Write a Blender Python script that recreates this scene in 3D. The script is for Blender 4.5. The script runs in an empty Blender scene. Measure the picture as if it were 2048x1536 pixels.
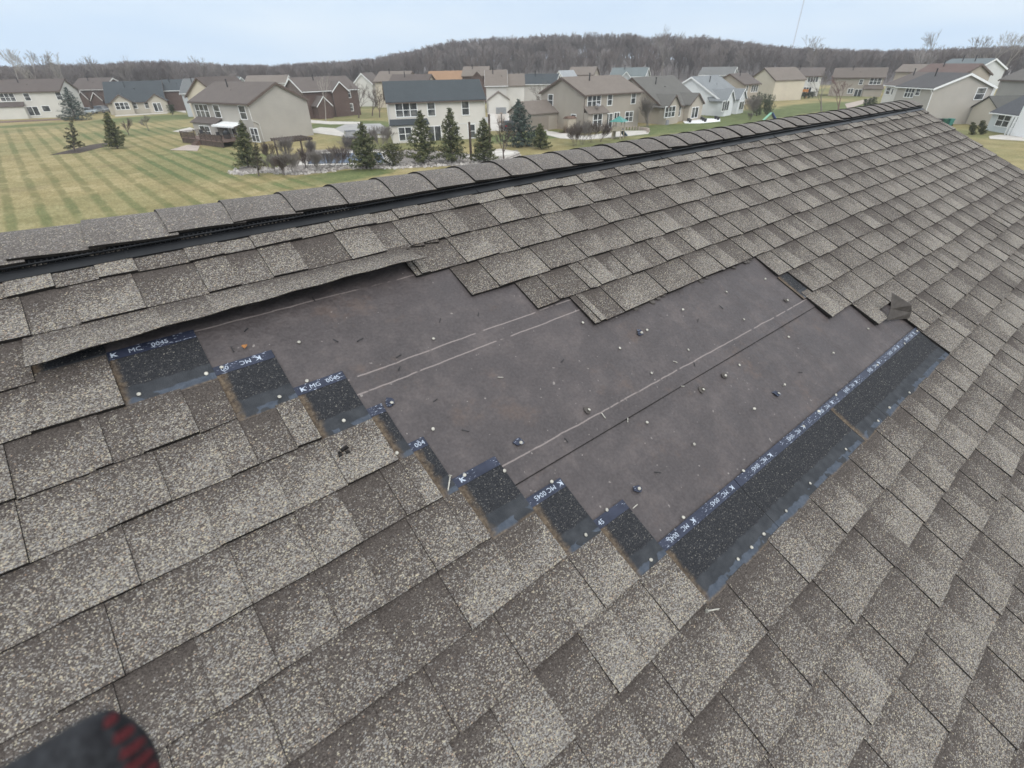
import bpy, math, random
import numpy as np
from mathutils import Vector, Matrix
S = bpy.context.scene
COL = S.collection
R = math.radians
random.seed(7)
rng = np.random.default_rng(7)

# ------------------------------------------------------------------ camera
CAMZ = 10.4
cd = bpy.data.cameras.new('camera'); cam = bpy.data.objects.new('camera', cd); COL.objects.link(cam)
S.camera = cam
cd.sensor_width = 36; cd.lens = 36*986.47/2048
cd.clip_start = .02; cd.clip_end = 6000
YAW, PIT, ROL = .670969, .577745, -.0181294
def cam_basis():
    cy, sy, cp, sp = math.cos(YAW), math.sin(YAW), math.cos(PIT), math.sin(PIT)
    fw = Vector((sy*cp, cy*cp, -sp)); rt = Vector((cy, -sy, 0)); up = rt.cross(fw)
    c, s = math.cos(ROL), math.sin(ROL)
    return c*rt+s*up, -s*rt+c*up, fw
_r, _u, _f = cam_basis()
cam.matrix_world = Matrix(((_r.x, _u.x, -_f.x, 0), (_r.y, _u.y, -_f.y, 0), (_r.z, _u.z, -_f.z, CAMZ), (0, 0, 0, 1)))
cd.dof.use_dof = True; cd.dof.focus_distance = 2.6; cd.dof.aperture_fstop = cd.lens/3.6

# ------------------------------------------------------------------ sky, sun, exposure
SUN_EL, SUN_AZ = R(48), R(200)
W = bpy.data.worlds.new('World'); S.world = W; W.use_nodes = True
nt = W.node_tree; nt.nodes.clear()
out = nt.nodes.new('ShaderNodeOutputWorld'); bg = nt.nodes.new('ShaderNodeBackground')
sky = nt.nodes.new('ShaderNodeTexSky'); sky.sky_type = 'NISHITA'; sky.sun_disc = False
sky.sun_elevation = SUN_EL; sky.sun_rotation = SUN_AZ; sky.air_density = 1.0; sky.dust_density = 3.0; sky.ozone_density = 2.0
tc = nt.nodes.new('ShaderNodeTexCoord')
cl = nt.nodes.new('ShaderNodeTexNoise'); cl.inputs['Scale'].default_value = 2.2; cl.inputs['Detail'].default_value = 4
mp = nt.nodes.new('ShaderNodeMapping'); mp.inputs['Scale'].default_value = (1, 1, 5)
nt.links.new(tc.outputs['Generated'], mp.inputs[0]); nt.links.new(mp.outputs[0], cl.inputs['Vector'])
cr = nt.nodes.new('ShaderNodeValToRGB')
cr.color_ramp.elements[0].position = .38; cr.color_ramp.elements[0].color = (5.6, 7.1, 8.9, 1)
cr.color_ramp.elements[1].position = .66; cr.color_ramp.elements[1].color = (6.9, 8.0, 9.1, 1)
mx = nt.nodes.new('ShaderNodeMix'); mx.data_type = 'RGBA'; mx.inputs['Factor'].default_value = .92
nt.links.new(cl.outputs['Fac'], cr.inputs['Fac'])
# an overcast vault is brighter overhead than at the horizon
sx = nt.nodes.new('ShaderNodeSeparateXYZ'); nt.links.new(tc.outputs['Generated'], sx.inputs[0])
mr = nt.nodes.new('ShaderNodeMapRange'); mr.inputs['From Min'].default_value = .12; mr.inputs['From Max'].default_value = .9; mr.inputs['To Min'].default_value = 1.; mr.inputs['To Max'].default_value = 2.1
nt.links.new(sx.outputs['Z'], mr.inputs['Value'])
vm = nt.nodes.new('ShaderNodeVectorMath'); vm.operation = 'SCALE'; nt.links.new(cr.outputs[0], vm.inputs[0]); nt.links.new(mr.outputs[0], vm.inputs['Scale'])
nt.links.new(sky.outputs[0], mx.inputs['A']); # and greyer: thick cloud overhead, thinner and bluer low down
m2 = nt.nodes.new('ShaderNodeMapRange'); m2.inputs['From Min'].default_value = .15; m2.inputs['From Max'].default_value = .5
nt.links.new(sx.outputs['Z'], m2.inputs['Value'])
nx = nt.nodes.new('ShaderNodeMix'); nx.data_type = 'RGBA'; nt.links.new(m2.outputs[0], nx.inputs['Factor']); nt.links.new(vm.outputs[0], nx.inputs['A']); nx.inputs['B'].default_value = (12.2, 12.9, 13.5, 1)
nt.links.new(nx.outputs['Result'], mx.inputs['B'])
nt.links.new(mx.outputs['Result'], bg.inputs['Color']); bg.inputs['Strength'].default_value = .1
nt.links.new(bg.outputs[0], out.inputs['Surface'])
sd = bpy.data.lights.new('sun', 'SUN'); sun = bpy.data.objects.new('sun', sd); COL.objects.link(sun)
sd.energy = 1.3; sd.angle = R(40); sd.color = (1, .975, .94)
sv = Vector((math.sin(SUN_AZ)*math.cos(SUN_EL), math.cos(SUN_AZ)*math.cos(SUN_EL), math.sin(SUN_EL)))
sun.rotation_euler = sv.to_track_quat('Z', 'Y').to_euler(); sun.location = (0, 0, 60)
S.view_settings.view_transform = 'Standard'; S.view_settings.look = 'None'
S.view_settings.gamma = 1; S.view_settings.use_curve_mapping = False
S.view_settings.exposure = .3

# ------------------------------------------------------------------ object helpers
def tag(o, label=None, cat=None, group=None, kind=None):
    if label: o['label'] = label
    if cat: o['category'] = cat
    if group: o['group'] = group
    if kind: o['kind'] = kind
    return o
def empty(name, loc=(0, 0, 0), rz=0):
    o = bpy.data.objects.new(name, None); COL.objects.link(o); o.location = loc; o.rotation_euler = (0, 0, rz); o.empty_display_size = .2
    return o
def link(name, me, parent=None, loc=(0, 0, 0), rot=(0, 0, 0)):
    o = bpy.data.objects.new(name, me); COL.objects.link(o); o.location = loc; o.rotation_euler = rot
    if parent: o.parent = parent
    return o
def copy_tree(o, parent=None):
    c = o.copy(); COL.objects.link(c); c.parent = parent
    for ch in list(o.children): copy_tree(ch, c)
    return c
class MB:
    def __init__(s): s.v = []; s.f = []; s.m = []; s.c = []
    def quad(s, p, m=0, c=None):
        n = len(s.v); s.v += [tuple(q) for q in p]; s.f.append(tuple(range(n, n+len(p)))); s.m.append(m)
        s.c.append(c)
    def hexa(s, b, t, m=0, mt=None, ct=None):
        """b: 4 bottom points counter-clockwise from above, t: the 4 points above them"""
        n = len(s.v); s.v += [tuple(q) for q in b]+[tuple(q) for q in t]
        F = [(n+3, n+2, n+1, n), (n+4, n+5, n+6, n+7)]+[(n+i, n+(i+1) % 4, n+4+(i+1) % 4, n+4+i) for i in range(4)]
        s.f += F; s.m += [m, m if mt is None else mt]+[m]*4; s.c += [None, ct]+[None]*4
    def box(s, x0, x1, y0, y1, z0, z1, m=0):
        s.hexa([(x0, y0, z0), (x1, y0, z0), (x1, y1, z0), (x0, y1, z0)], [(x0, y0, z1), (x1, y0, z1), (x1, y1, z1), (x0, y1, z1)], m)
    def tube(s, p, q, r0, r1, n=6, m=0, caps=True):
        p, q = Vector(p), Vector(q); d = (q-p).normalized(); a = d.orthogonal().normalized(); b = d.cross(a)
        k = len(s.v)
        for c, r in ((p, r0), (q, r1)):
            for i in range(n):
                t = 2*math.pi*i/n; s.v.append(tuple(c+a*math.cos(t)*r+b*math.sin(t)*r))
        for i in range(n):
            j = (i+1) % n; s.f.append((k+i, k+j, k+n+j, k+n+i)); s.m.append(m); s.c.append(None)
        if caps:
            s.f += [tuple(range(k+n-1, k-1, -1)), tuple(range(k+n, k+2*n))]; s.m += [m, m]; s.c += [None, None]
    def mesh(s, name, mats):
        me = bpy.data.meshes.new(name); me.from_pydata(s.v, [], s.f)
        for m in mats: me.materials.append(m)
        me.polygons.foreach_set('material_index', s.m)
        if any(c is not None for c in s.c):
            at = me.color_attributes.new('seg', 'FLOAT_COLOR', 'CORNER'); d = []
            for f, c in zip(s.f, s.c):
                if c is None: d += [.5, .5, .5, .5]*len(f)
                elif isinstance(c[0], (int, float)): d += list(c)*len(f)
                else:
                    for q in c: d += list(q)
            at.data.foreach_set('color', d)
        me.update(); return me
    def build(s, name, mats, parent=None, loc=(0, 0, 0), rot=(0, 0, 0)):
        if not isinstance(mats, (list, tuple)): mats = [mats]
        return link(name, s.mesh(name, mats), parent, loc, rot)
def np_mesh(name, v, f, mats, col=None):
    """v (n,3), f (m,k) arrays; col one rgba per face"""
    me = bpy.data.meshes.new(name); v = np.asarray(v, np.float32); f = np.asarray(f, np.int32); k = f.shape[1]
    me.vertices.add(len(v)); me.vertices.foreach_set('co', v.ravel())
    me.loops.add(f.size); me.loops.foreach_set('vertex_index', f.ravel())
    me.polygons.add(len(f)); me.polygons.foreach_set('loop_start', np.arange(0, f.size, k, dtype=np.int32))
    me.polygons.foreach_set('loop_total', np.full(len(f), k, np.int32))
    for m in mats: me.materials.append(m)
    if col is not None:
        at = me.color_attributes.new('seg', 'FLOAT_COLOR', 'CORNER'); at.data.foreach_set('color', np.repeat(np.asarray(col, np.float32), k, axis=0).ravel())
    me.update(calc_edges=True); me.validate(); return me

# ------------------------------------------------------------------ material helpers
class NT:
    def __init__(s, name):
        s.mat = bpy.data.materials.new(name); s.mat.use_nodes = True; s.t = s.mat.node_tree; s.t.nodes.clear()
        s.o = s.n('OutputMaterial'); s.b = s.n('BsdfPrincipled'); s.t.links.new(s.b.outputs[0], s.o.inputs['Surface'])
        s.tc = s.n('TexCoord'); s.b.inputs['Specular IOR Level'].default_value = .3
    def n(s, k, **kw):
        q = s.t.nodes.new('ShaderNode'+k)
        for a, b in kw.items(): setattr(q, a, b)
        return q
    def put(s, sock, v):
        if hasattr(v, 'is_output'): s.t.links.new(v, sock)
        else: sock.default_value = v
    def math(s, op, a, b=0., c=None, clamp=False):
        q = s.n('Math', operation=op, use_clamp=clamp); s.put(q.inputs[0], a); s.put(q.inputs[1], b)
        if c is not None: s.put(q.inputs[2], c)
        return q.outputs[0]
    def noise(s, scale, detail=2, vec=None, rough=.5):
        q = s.n('TexNoise'); q.inputs['Scale'].default_value = scale; q.inputs['Detail'].default_value = detail; q.inputs['Roughness'].default_value = rough
        s.put(q.inputs['Vector'], vec if vec is not None else s.tc.outputs['Object']); return q.outputs['Fac']
    def ramp(s, fac, stops, interp='LINEAR'):
        q = s.n('ValToRGB'); e = q.color_ramp.elements; q.color_ramp.interpolation = interp
        while len(e) < len(stops): e.new(.5)
        for el, (p, c) in zip(e, stops):
            el.position = p; el.color = (*c, 1) if len(c) == 3 else c
        s.put(q.inputs['Fac'], fac); return q.outputs['Color']
    def mix(s, fac, a, b, mode='MIX'):
        q = s.n('Mix', data_type='RGBA', blend_type=mode); s.put(q.inputs['Factor'], fac)
        for k, v in (('A', a), ('B', b)):
            if isinstance(v, tuple) and len(v) == 3: v = (*v, 1)
            s.put(q.inputs[k], v)
        return q.outputs['Result']
    def smooth(s, x, lo, hi):
        q = s.n('MapRange', interpolation_type='SMOOTHSTEP'); s.put(q.inputs['Value'], x)
        s.put(q.inputs['From Min'], lo); s.put(q.inputs['From Max'], hi); return q.outputs['Result']
    def bump(s, h, strength=.3, dist=.01):
        q = s.n('Bump'); q.inputs['Strength'].default_value = strength; q.inputs['Distance'].default_value = dist
        s.put(q.inputs['Height'], h); s.t.links.new(q.outputs[0], s.b.inputs['Normal'])
    def done(s, col, rough=.8, metal=0.):
        s.put(s.b.inputs['Base Color'], (*col, 1) if isinstance(col, tuple) and len(col) == 3 else col)
        s.put(s.b.inputs['Roughness'], rough); s.put(s.b.inputs['Metallic'], metal); return s.mat
def plain(name, c, rough=.7, var=.12, scale=3., metal=0.):
    m = NT(name); f = m.noise(scale, 4)
    a = tuple(x*(1-var) for x in c); b = tuple(min(1, x*(1+var)) for x in c)
    return m.done(m.ramp(f, [(.3, a), (.7, b)]), rough, metal)
_siding = {}
def siding(c):
    k = tuple(round(x, 3) for x in c)
    if k in _siding: return _siding[k]
    m = NT('lap_siding'); f = m.noise(.35, 3)
    col = m.ramp(f, [(.3, tuple(x*.92 for x in c)), (.7, tuple(x*1.05 for x in c))])
    sp = m.n('SeparateXYZ'); m.put(sp.inputs[0], m.tc.outputs['Object'])
    w = m.math('FRACT', m.math('MULTIPLY', sp.outputs['Z'], 5.))
    m.bump(m.math('SUBTRACT', 1., w), .6, .03)
    _siding[k] = m.done(col, .6); return _siding[k]
_roof = {}
def roofing(c):
    k = tuple(round(x, 3) for x in c)
    if k in _roof: return _roof[k]
    m = NT('asphalt_roofing'); f = m.noise(.5, 5, rough=.65); g = m.noise(6, 3, rough=.7)
    col = m.ramp(f, [(.3, tuple(x*.82 for x in c)), (.7, tuple(x*1.15 for x in c))])
    col = m.mix(.55, col, m.ramp(g, [(.3, tuple(x*.7 for x in c)), (.7, tuple(x*1.35 for x in c))]))
    _roof[k] = m.done(col, .9); return _roof[k]
def brickwork(c):
    m = NT('brick'); b = m.n('TexBrick'); b.inputs['Scale'].default_value = 4
    b.inputs['Color1'].default_value = (*c, 1); b.inputs['Color2'].default_value = (c[0]*.7, c[1]*.65, c[2]*.65, 1); b.inputs['Mortar'].default_value = (.25, .22, .2, 1)
    b.inputs['Mortar Size'].default_value = .01
    mpn = m.n('Mapping'); mpn.inputs['Rotation'].default_value = (R(90), 0, 0); m.put(mpn.inputs[0], m.tc.outputs['Object']); m.put(b.inputs['Vector'], mpn.outputs[0])
    return m.done(m.mix(.35, b.outputs['Color'], m.ramp(m.noise(.8, 4), [(.3, tuple(x*.7 for x in c)), (.7, tuple(x*1.2 for x in c))])), .85)
M = dict(
    white=plain('white_paint', (.78, .78, .77), .5, .04), trim=plain('painted_trim', (.62, .6, .57), .5, .06), browntrim=plain('brown_trim', (.12, .09, .075), .6),
    black=plain('black_plastic', (.012, .013, .015), .45, .3, 8), dark=plain('dark_metal', (.03, .03, .032), .5), steel=plain('galvanised_steel', (.42, .4, .35), .5, .35, 90, .3),
    concrete=plain('concrete', (.46, .43, .39), .9, .12, .8), asphalt=plain('street_asphalt', (.3, .29, .28), .9, .12, .5), stonepave=plain('paver_stone', (.36, .3, .26), .9, .15, .7),
    timber=plain('weathered_timber', (.085, .062, .05), .8, .35, 4), rust=plain('cedar_deck', (.13, .085, .065), .8, .25, 3), mulch=plain('bark_mulch', (.06, .045, .036), 1, .4, 2),
    water=plain('pool_cover', (.05, .075, .12), .45, .2, .3), rubber=plain('tyre_rubber', (.02, .02, .02), .8), alloy=plain('alloy_rim', (.4, .4, .42), .4, .1, 5, .6),
    teal=plain('teal_plastic', (.05, .2, .17), .45), blue=plain('blue_plastic', (.04, .08, .14), .4), green=plain('green_plastic', (.02, .12, .07), .5), tan=plain('tan_plastic', (.4, .35, .28), .6),
    orange=plain('orange_tarp', (.5, .2, .06), .7, .2), flower=plain('dead_grass', (.34, .2, .1), .9, .3), bark=plain('grey_bark', (.12, .1, .088), .95, .3, 2), palebark=plain('pale_bark', (.42, .38, .33), .9, .2, 2),
    wood=plain('roof_decking', (.25, .18, .11), .9), clothblue=plain('light_blue_awning', (.7, .72, .7), .7), satd=plain('grey_dish', (.25, .25, .26), .5))
def glassy():
    m = NT('window_glass'); f = m.noise(.7, 3)
    m.b.inputs['Specular IOR Level'].default_value = .6
    return m.done(m.ramp(f, [(.35, (.02, .024, .028)), (.5, (.06, .065, .07)), (.7, (.2, .2, .19))]), .12)
M['glass'] = glassy()

# ------------------------------------------------------------------ the torn roof: materials
E_ = .143; W0 = -1.32963; WV = -1.38662; TH = .44493; H0 = 1.17428; RI = -1.62
ROOF_LOC = Vector((0, H0*math.sin(TH), CAMZ-H0*math.cos(TH)))
def L(u, i, z=0.): return (u, -(W0+i*E_), z)                         # course index -> roof-plane coordinates
def granules(name, base, chips, scale=350, use_seg=True, p0=.1, p1=.5, zones=None, hue=1.):
    """crushed-stone surface: dark grains with a share of pale chips set by the blend of each tab"""
    m = NT(name); mpn = m.n('Mapping'); mpn.inputs['Scale'].default_value = (.8, 1.15, 1); m.put(mpn.inputs[0], m.tc.outputs['Object'])
    wv = m.n('VectorMath', operation='MULTIPLY_ADD'); nz = m.n('TexNoise'); nz.inputs['Scale'].default_value = 300; m.put(nz.inputs['Vector'], m.tc.outputs['Object'])
    m.put(wv.inputs[0], nz.outputs['Color']); wv.inputs[1].default_value = (.003, .003, .003); m.put(wv.inputs[2], mpn.outputs[0])
    v = m.n('TexVoronoi', feature='F1'); v.inputs['Scale'].default_value = scale; m.put(v.inputs['Vector'], wv.outputs[0])
    sp = m.n('SeparateColor'); m.put(sp.inputs[0], v.outputs['Color'])
    big = m.noise(9, 4, rough=.6); fine = m.noise(120, 2)
    if use_seg:
        a = m.n('VertexColor', layer_name='seg'); q = m.n('SeparateColor'); m.put(q.inputs[0], a.outputs['Color'])
        tone, s_, t_ = q.outputs[0], q.outputs[1], q.outputs[2]; rnd = a.outputs['Alpha']
        x = m.math('ADD', m.math('MULTIPLY', t_, .95), m.math('MULTIPLY', s_, .4))
        x = m.math('ADD', x, m.math('MULTIPLY', m.math('SUBTRACT', big, .5), .8))
        wedge = m.math('MULTIPLY', m.smooth(x, .5, .95), rnd)
        light = m.math('ADD', m.math('ADD', m.math('MULTIPLY', tone, .75), m.math('MULTIPLY', wedge, .42)), m.math('MULTIPLY', m.math('SUBTRACT', m.noise(2.2, 3), .5), .3))
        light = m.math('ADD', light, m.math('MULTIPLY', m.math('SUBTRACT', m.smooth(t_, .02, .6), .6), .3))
    else: light = .5
    p = m.math('ADD', p0, m.math('MULTIPLY', light, p1-p0), clamp=True)
    p = m.math('ADD', p, m.math('MULTIPLY', m.math('SUBTRACT', fine, .5), .22))
    thr = m.math('SUBTRACT', 1., p)
    chip = m.smooth(sp.outputs[0], m.math('SUBTRACT', thr, .05), m.math('ADD', thr, .07))
    bc = m.ramp(m.math('ADD', m.math('MULTIPLY', sp.outputs[1], .75), m.math('MULTIPLY', light, .25)), base)
    col = m.mix(chip, bc, m.ramp(sp.outputs[2], chips))
    if zones: col = zones(m, col, big)
    m.bump(m.math('ADD', m.math('MULTIPLY', sp.outputs[2], .5), m.math('SUBTRACT', .5, v.outputs['Distance'])), .6, .003)
    return m.done(col, .92)
BASE = [(0, (.042, .034, .03)), (.5, (.08, .067, .059)), (1, (.142, .121, .106))]
CHIPS = [(0, (.17, .15, .13)), (.3, (.23, .21, .19)), (.5, (.25, .245, .24)), (.75, (.33, .3, .25)), (.92, (.46, .41, .3)), (1, (.3, .2, .14))]
M['shingle'] = granules('roof_granules', BASE, CHIPS, 470, True, .03, .62)
M['cap'] = granules('ridge_granules', [(0, (.078, .068, .062)), (.5, (.135, .12, .11)), (1, (.2, .18, .165))], CHIPS, 420, True, .08, .42)
def hz(m, col, big):
    a = m.n('VertexColor', layer_name='seg'); q = m.n('SeparateColor'); m.put(q.inputs[0], a.outputs['Color'])
    s_, t_ = q.outputs[1], q.outputs[2]
    rag = m.noise(45, 3)
    t2 = m.math('ADD', t_, m.math('MULTIPLY', m.math('SUBTRACT', rag, .5), .09))
    smoothz = m.smooth(t2, .66, .7)                                   # bare asphalt band below the granules
    col = m.mix(smoothz, col, m.ramp(m.noise(30, 4), [(.3, (.03, .033, .038)), (.7, (.055, .058, .064))]))
    seal = m.math('MULTIPLY', m.smooth(t2, .86, .88), m.math('GREATER_THAN', m.noise(14, 2), .42))
    col = m.mix(seal, col, m.ramp(m.noise(60, 2), [(.3, (.055, .066, .085)), (.7, (.085, .1, .125))]))
    edge = m.math('MAXIMUM', m.smooth(m.math('ADD', t_, m.math('MULTIPLY', m.math('SUBTRACT', big, .5), .1)), .955, 1.0),
                  m.smooth(m.math('ADD', m.math('MULTIPLY', s_, a.outputs['Alpha']), m.math('MULTIPLY', m.math('SUBTRACT', rag, .5), .03)), .028, .006))
    return m.mix(m.math('MULTIPLY', edge, .75), col, m.ramp(m.noise(120, 2), [(.3, (.07, .048, .032)), (.7, (.2, .15, .1))]))
M['headlap'] = granules('headlap_granules', [(0, (.013, .014, .016)), (.6, (.025, .026, .03)), (1, (.05, .05, .053))], [(0, (.07, .07, .072)), (.6, (.12, .115, .11)), (1, (.25, .23, .2))], 470, False, .07, .07, hz)
M['asph'] = plain('asphalt_edge', (.016, .014, .013), .8, .4, 60)
def tapem():
    m = NT('printed_tape'); mpn = m.n('Mapping'); mpn.inputs['Scale'].default_value = (75, 330, 1); m.put(mpn.inputs[0], m.tc.outputs['Object'])
    f = m.noise(1, 2, mpn.outputs[0]); g = m.noise(12, 3)
    d = m.math('MULTIPLY', m.smooth(f, .625, .66), m.smooth(g, .44, .54))
    base = m.ramp(m.noise(25, 4), [(.3, (.016, .02, .036)), (.7, (.034, .04, .066))])
    return m.done(m.mix(d, base, (.42, .46, .55)), .4)
M['tape'] = tapem()
def inkm():
    m = NT('worn_white_print'); return m.done(m.ramp(m.noise(260, 3), [(.3, (.06, .068, .1)), (.42, (.42, .47, .55))]), .6)
M['ink'] = inkm()
def feltm():
    m = NT('roofing_felt'); o = m.tc.outputs['Object']
    big = m.noise(2.2, 5, rough=.65); mid = m.noise(9, 5, rough=.7); fine = m.noise(120, 2); spk = m.noise(55, 2)
    col = m.ramp(big, [(.3, (.045, .038, .038)), (.55, (.066, .055, .055)), (.75, (.092, .075, .073))])
    col = m.mix(.5, col, m.ramp(mid, [(.27, (.034, .029, .03)), (.5, (.062, .052, .052)), (.72, (.14, .115, .108))]))
    col = m.mix(m.math('MULTIPLY', m.smooth(m.noise(3.1, 5, None, .75), .54, .7), .45), col, (.13, .085, .062))
    col = m.mix(m.math('MULTIPLY', m.smooth(m.noise(7.3, 5, None, .75), .6, .72), .5), col, (.055, .048, .048))
    col = m.mix(.25, col, m.ramp(fine, [(.2, (.05, .045, .045)), (.8, (.16, .145, .145))]))
    col = m.mix(m.math('MULTIPLY', m.smooth(spk, .71, .76), .6), col, (.3, .27, .25))
    sp = m.n('SeparateXYZ'); m.put(sp.inputs[0], o)
    mpn = m.n('Mapping'); mpn.inputs['Scale'].default_value = (1, .25, 1); m.put(mpn.inputs[0], o)
    wob = m.math('MULTIPLY', m.math('SUBTRACT', m.noise(14, 4, mpn.outputs[0]), .5), .009)
    brk = m.noise(22, 2)
    y = m.math('ADD', sp.outputs['Y'], wob)
    for i0, sl in ((1.84, .1), (4.0, .04), (4.385, .03), (7.0, .055)):
        yl = m.math('ADD', m.math('MULTIPLY', m.math('SUBTRACT', sp.outputs['X'], .6), -sl*E_), -(W0+i0*E_))
        d = m.math('ABSOLUTE', m.math('SUBTRACT', y, yl))
        k = m.math('MULTIPLY', m.smooth(d, .003, .0014), m.smooth(brk, .34, .44))
        col = m.mix(m.math('MULTIPLY', k, .5), col, (.34, .29, .27))
    m.bump(m.math('ADD', m.math('ADD', m.noise(6, 5, None, .6), m.math('MULTIPLY', m.noise(9, 3, mpn.outputs[0]), .8)), m.math('MULTIPLY', fine, .03)), .8, .035)
    return m.done(col, .62)
M['felt'] = feltm()

# ------------------------------------------------------------------ the torn roof: shapes
house = tag(empty('house', (1.5, -4, 0)), 'house whose brown shingled roof with a torn open patch fills the foreground', 'house')
HL = Vector(house.location)
def rp(name, mb, mats, parent=None):
    if parent is None: return mb.build(name, mats, house, ROOF_LOC-HL, (TH, 0, 0))
    return mb.build(name, mats, parent)
UL, UR = -3.6, 6.62
yR = -(W0+RI*E_)                                                      # ridge, plane y
c2, s2 = math.cos(2*TH), math.sin(2*TH)
def far(s, z): return (yR+s*c2+z*s2, -s*s2+z*c2)                      # a point s down the far slope, z off it
dk = MB()
yE = -(W0+50.5*E_)
dk.hexa([(UL, yE, -.05), (UR, yE, -.05), (UR, yR-.02, -.05), (UL, yR-.02, -.05)], [(UL, yE, -.009), (UR, yE, -.009), (UR, yR, -.009), (UL, yR, -.009)])
deck = rp('roof_deck', dk, [M['wood']])
fs = MB(); A = far(0, -.03); Bq = far(7, -.03); A2 = far(0, .008); B2 = far(7, .008)
for a in range(14):
    a0, a1 = far(.5*a, .012), far(.5*a+.5, .018); b0 = far(.5*a, -.03); b1 = far(.5*a+.5, -.03)
    fs.hexa([(UL, a1[0]+.0, b1[1]), (UL, a0[0], b0[1]), (UR, a0[0], b0[1]), (UR, a1[0], b1[1])], [(UL, a1[0], a1[1]), (UL, a0[0], a0[1]), (UR, a0[0], a0[1]), (UR, a1[0], a1[1])], 0, 0, (.4, .5, .5, .3))
rp('far_slope', fs, [M['shingle']])
# underlayment: two lapped sheets, gently rippled
def sheet(i0, i1, z0, u0=-.75, u1=3.3):
    nu, ni = 54, max(8, int((i1-i0)*6)); V = []; F = []
    for b in range(ni+1):
        for a in range(nu+1):
            u = u0+(u1-u0)*a/nu; i = i0+(i1-i0)*b/ni
            V.append(L(u, i, z0+.0009*math.sin(u*5.3+i*.9)+.0007*math.sin(u*13.1-i*2.2)+.0006*math.sin(i*3.7+u)))
    for b in range(ni):
        for a in range(nu): k = b*(nu+1)+a; F.append((k, k+nu+1, k+nu+2, k+1))
    return V, F
fm = MB()
for i0, i1, z0 in ((.5, 7.43, .0012), (6.9, 11.6, -.0022)):
    V, F = sheet(i0, i1, z0); n = len(fm.v); fm.v += V; fm.f += [tuple(n+q for q in f) for f in F]; fm.m += [0]*len(F); fm.c += [None]*len(F)
fm.hexa([L(-.75, 7.445, -.003), L(3.3, 7.445, -.003), L(3.3, 7.43, -.003), L(-.75, 7.43, -.003)], [L(-.75, 7.445, -.0002), L(3.3, 7.445, -.0002), L(3.3, 7.43, .0014), L(-.75, 7.43, .0014)], 1)
felt = rp('underlayment', fm, [M['felt'], M['asph']])
for q in felt.data.polygons: q.use_smooth = True

LEFT = {2: -.26, 3: -.12, 4: .077, 5: .226, 6: .362, 7: .407, 8: .455, 9: .595, 10: .72, 11: .84}
RIGHT = {2: .745, 3: .877, 4: 1.064, 5: 1.222, 6: 2.325, 7: 2.41, 8: 2.345, 9: 2.572, 10: 2.805, 11: 2.797}
def top_z(k, i): return .0135-.0055*(k-i)
def wob(u, k): return .014*math.sin(u*7.3+k*2.1)+.009*math.sin(u*17.7+k*5.3)
def lay_segment(mb, k, u0, u1, rnd, i_up=None, i_dn=None, raise_=0., tone=.5, wamp=.5):
    iu = k-1.18 if i_up is None else i_up; idn = k if i_dn is None else i_dn
    j0, j1 = [rnd.uniform(-.016, .016)+wob(u, k) for u in (u0, u1)]
    zr = .0006*rnd.random()
    def P(u, i, dz): return L(u, i, top_z(k, i)+dz)
    a, b = idn+j0, idn+j1
    t = [P(u0, a, raise_+zr), P(u1, b, raise_+zr), P(u1, iu, raise_*.4), P(u0, iu, raise_*.4)]
    lo = [P(u0, a, -.0068), P(u1, b, -.0068), P(u1, iu, -.004), P(u0, iu, -.004)]
    mb.hexa(lo, t, 1, 0, [(tone, 0, 1, wamp), (tone, 1, 1, wamp), (tone, 1, 0, wamp), (tone, 0, 0, wamp)])
TONES_UP = (.22, .36, .5, .62, .74, .45)
TONES_LOW = (.08, .16, .26, .4, .6)
def lay_run(mb, k, ua, ub, rnd, **kw):
    # where the course above is gone the exposed part starts at that course's old edge
    gap = (LEFT.get(k-1), LEFT.get(k, RIGHT.get(k-1)))
    if 'i_up' not in kw and 4 <= k <= 12 and ua < gap[0] < ub-.004:
        lay_run(mb, k, ua, gap[0], rnd); lay_run(mb, k, gap[0], min(ub, gap[1]), rnd, i_up=k-1.0)
        if ub > gap[1]+.004: lay_run(mb, k, gap[1], ub, rnd)
        return
    if ub-ua < .006: return
    u = ua; up = rnd.random() < .5
    while u < ub-.004:
        w = rnd.uniform(.085, .155) if rnd.random() < .93 else rnd.uniform(.02, .035)
        v = min(ub, u+w)
        if ub-v < .05: v = ub
        tn = rnd.choice(TONES_UP if up else TONES_LOW)+rnd.uniform(-.05, .05)
        lay_segment(mb, k, u+(.0005 if up else 0), v-(.0005 if up else 0), rnd, raise_=.0048 if up else .0, tone=tn, wamp=rnd.choice((.1, .3, .6, .9, 1.1)), **kw)
        u = v; up = not up
COURSE = {}
for k in range(0, 51):
    rnd = random.Random(100+k); mb = MB()
    if k == 0: lay_run(mb, k, UL, UR, rnd, i_up=-1.3)
    elif k in LEFT:
        lay_run(mb, k, UL, LEFT[k], rnd); m2 = MB()
        if k == 9:
            lay_segment(m2, k, RIGHT[k], 2.69, rnd, raise_=.004, tone=.55, wamp=.8)
            lay_segment(m2, k, 2.69, 2.83, rnd, i_dn=8.62, tone=.45)
            lay_run(m2, k, 2.83, UR, rnd)
        else: lay_run(m2, k, RIGHT[k], UR, rnd)
        rp('shingle_course', m2, [M['shingle'], M['asph']])
    else: lay_run(mb, k, UL, UR+rnd.uniform(-.012, .012), rnd)
    COURSE[k] = rp('shingle_course', mb, [M['shingle'], M['asph']])
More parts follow.
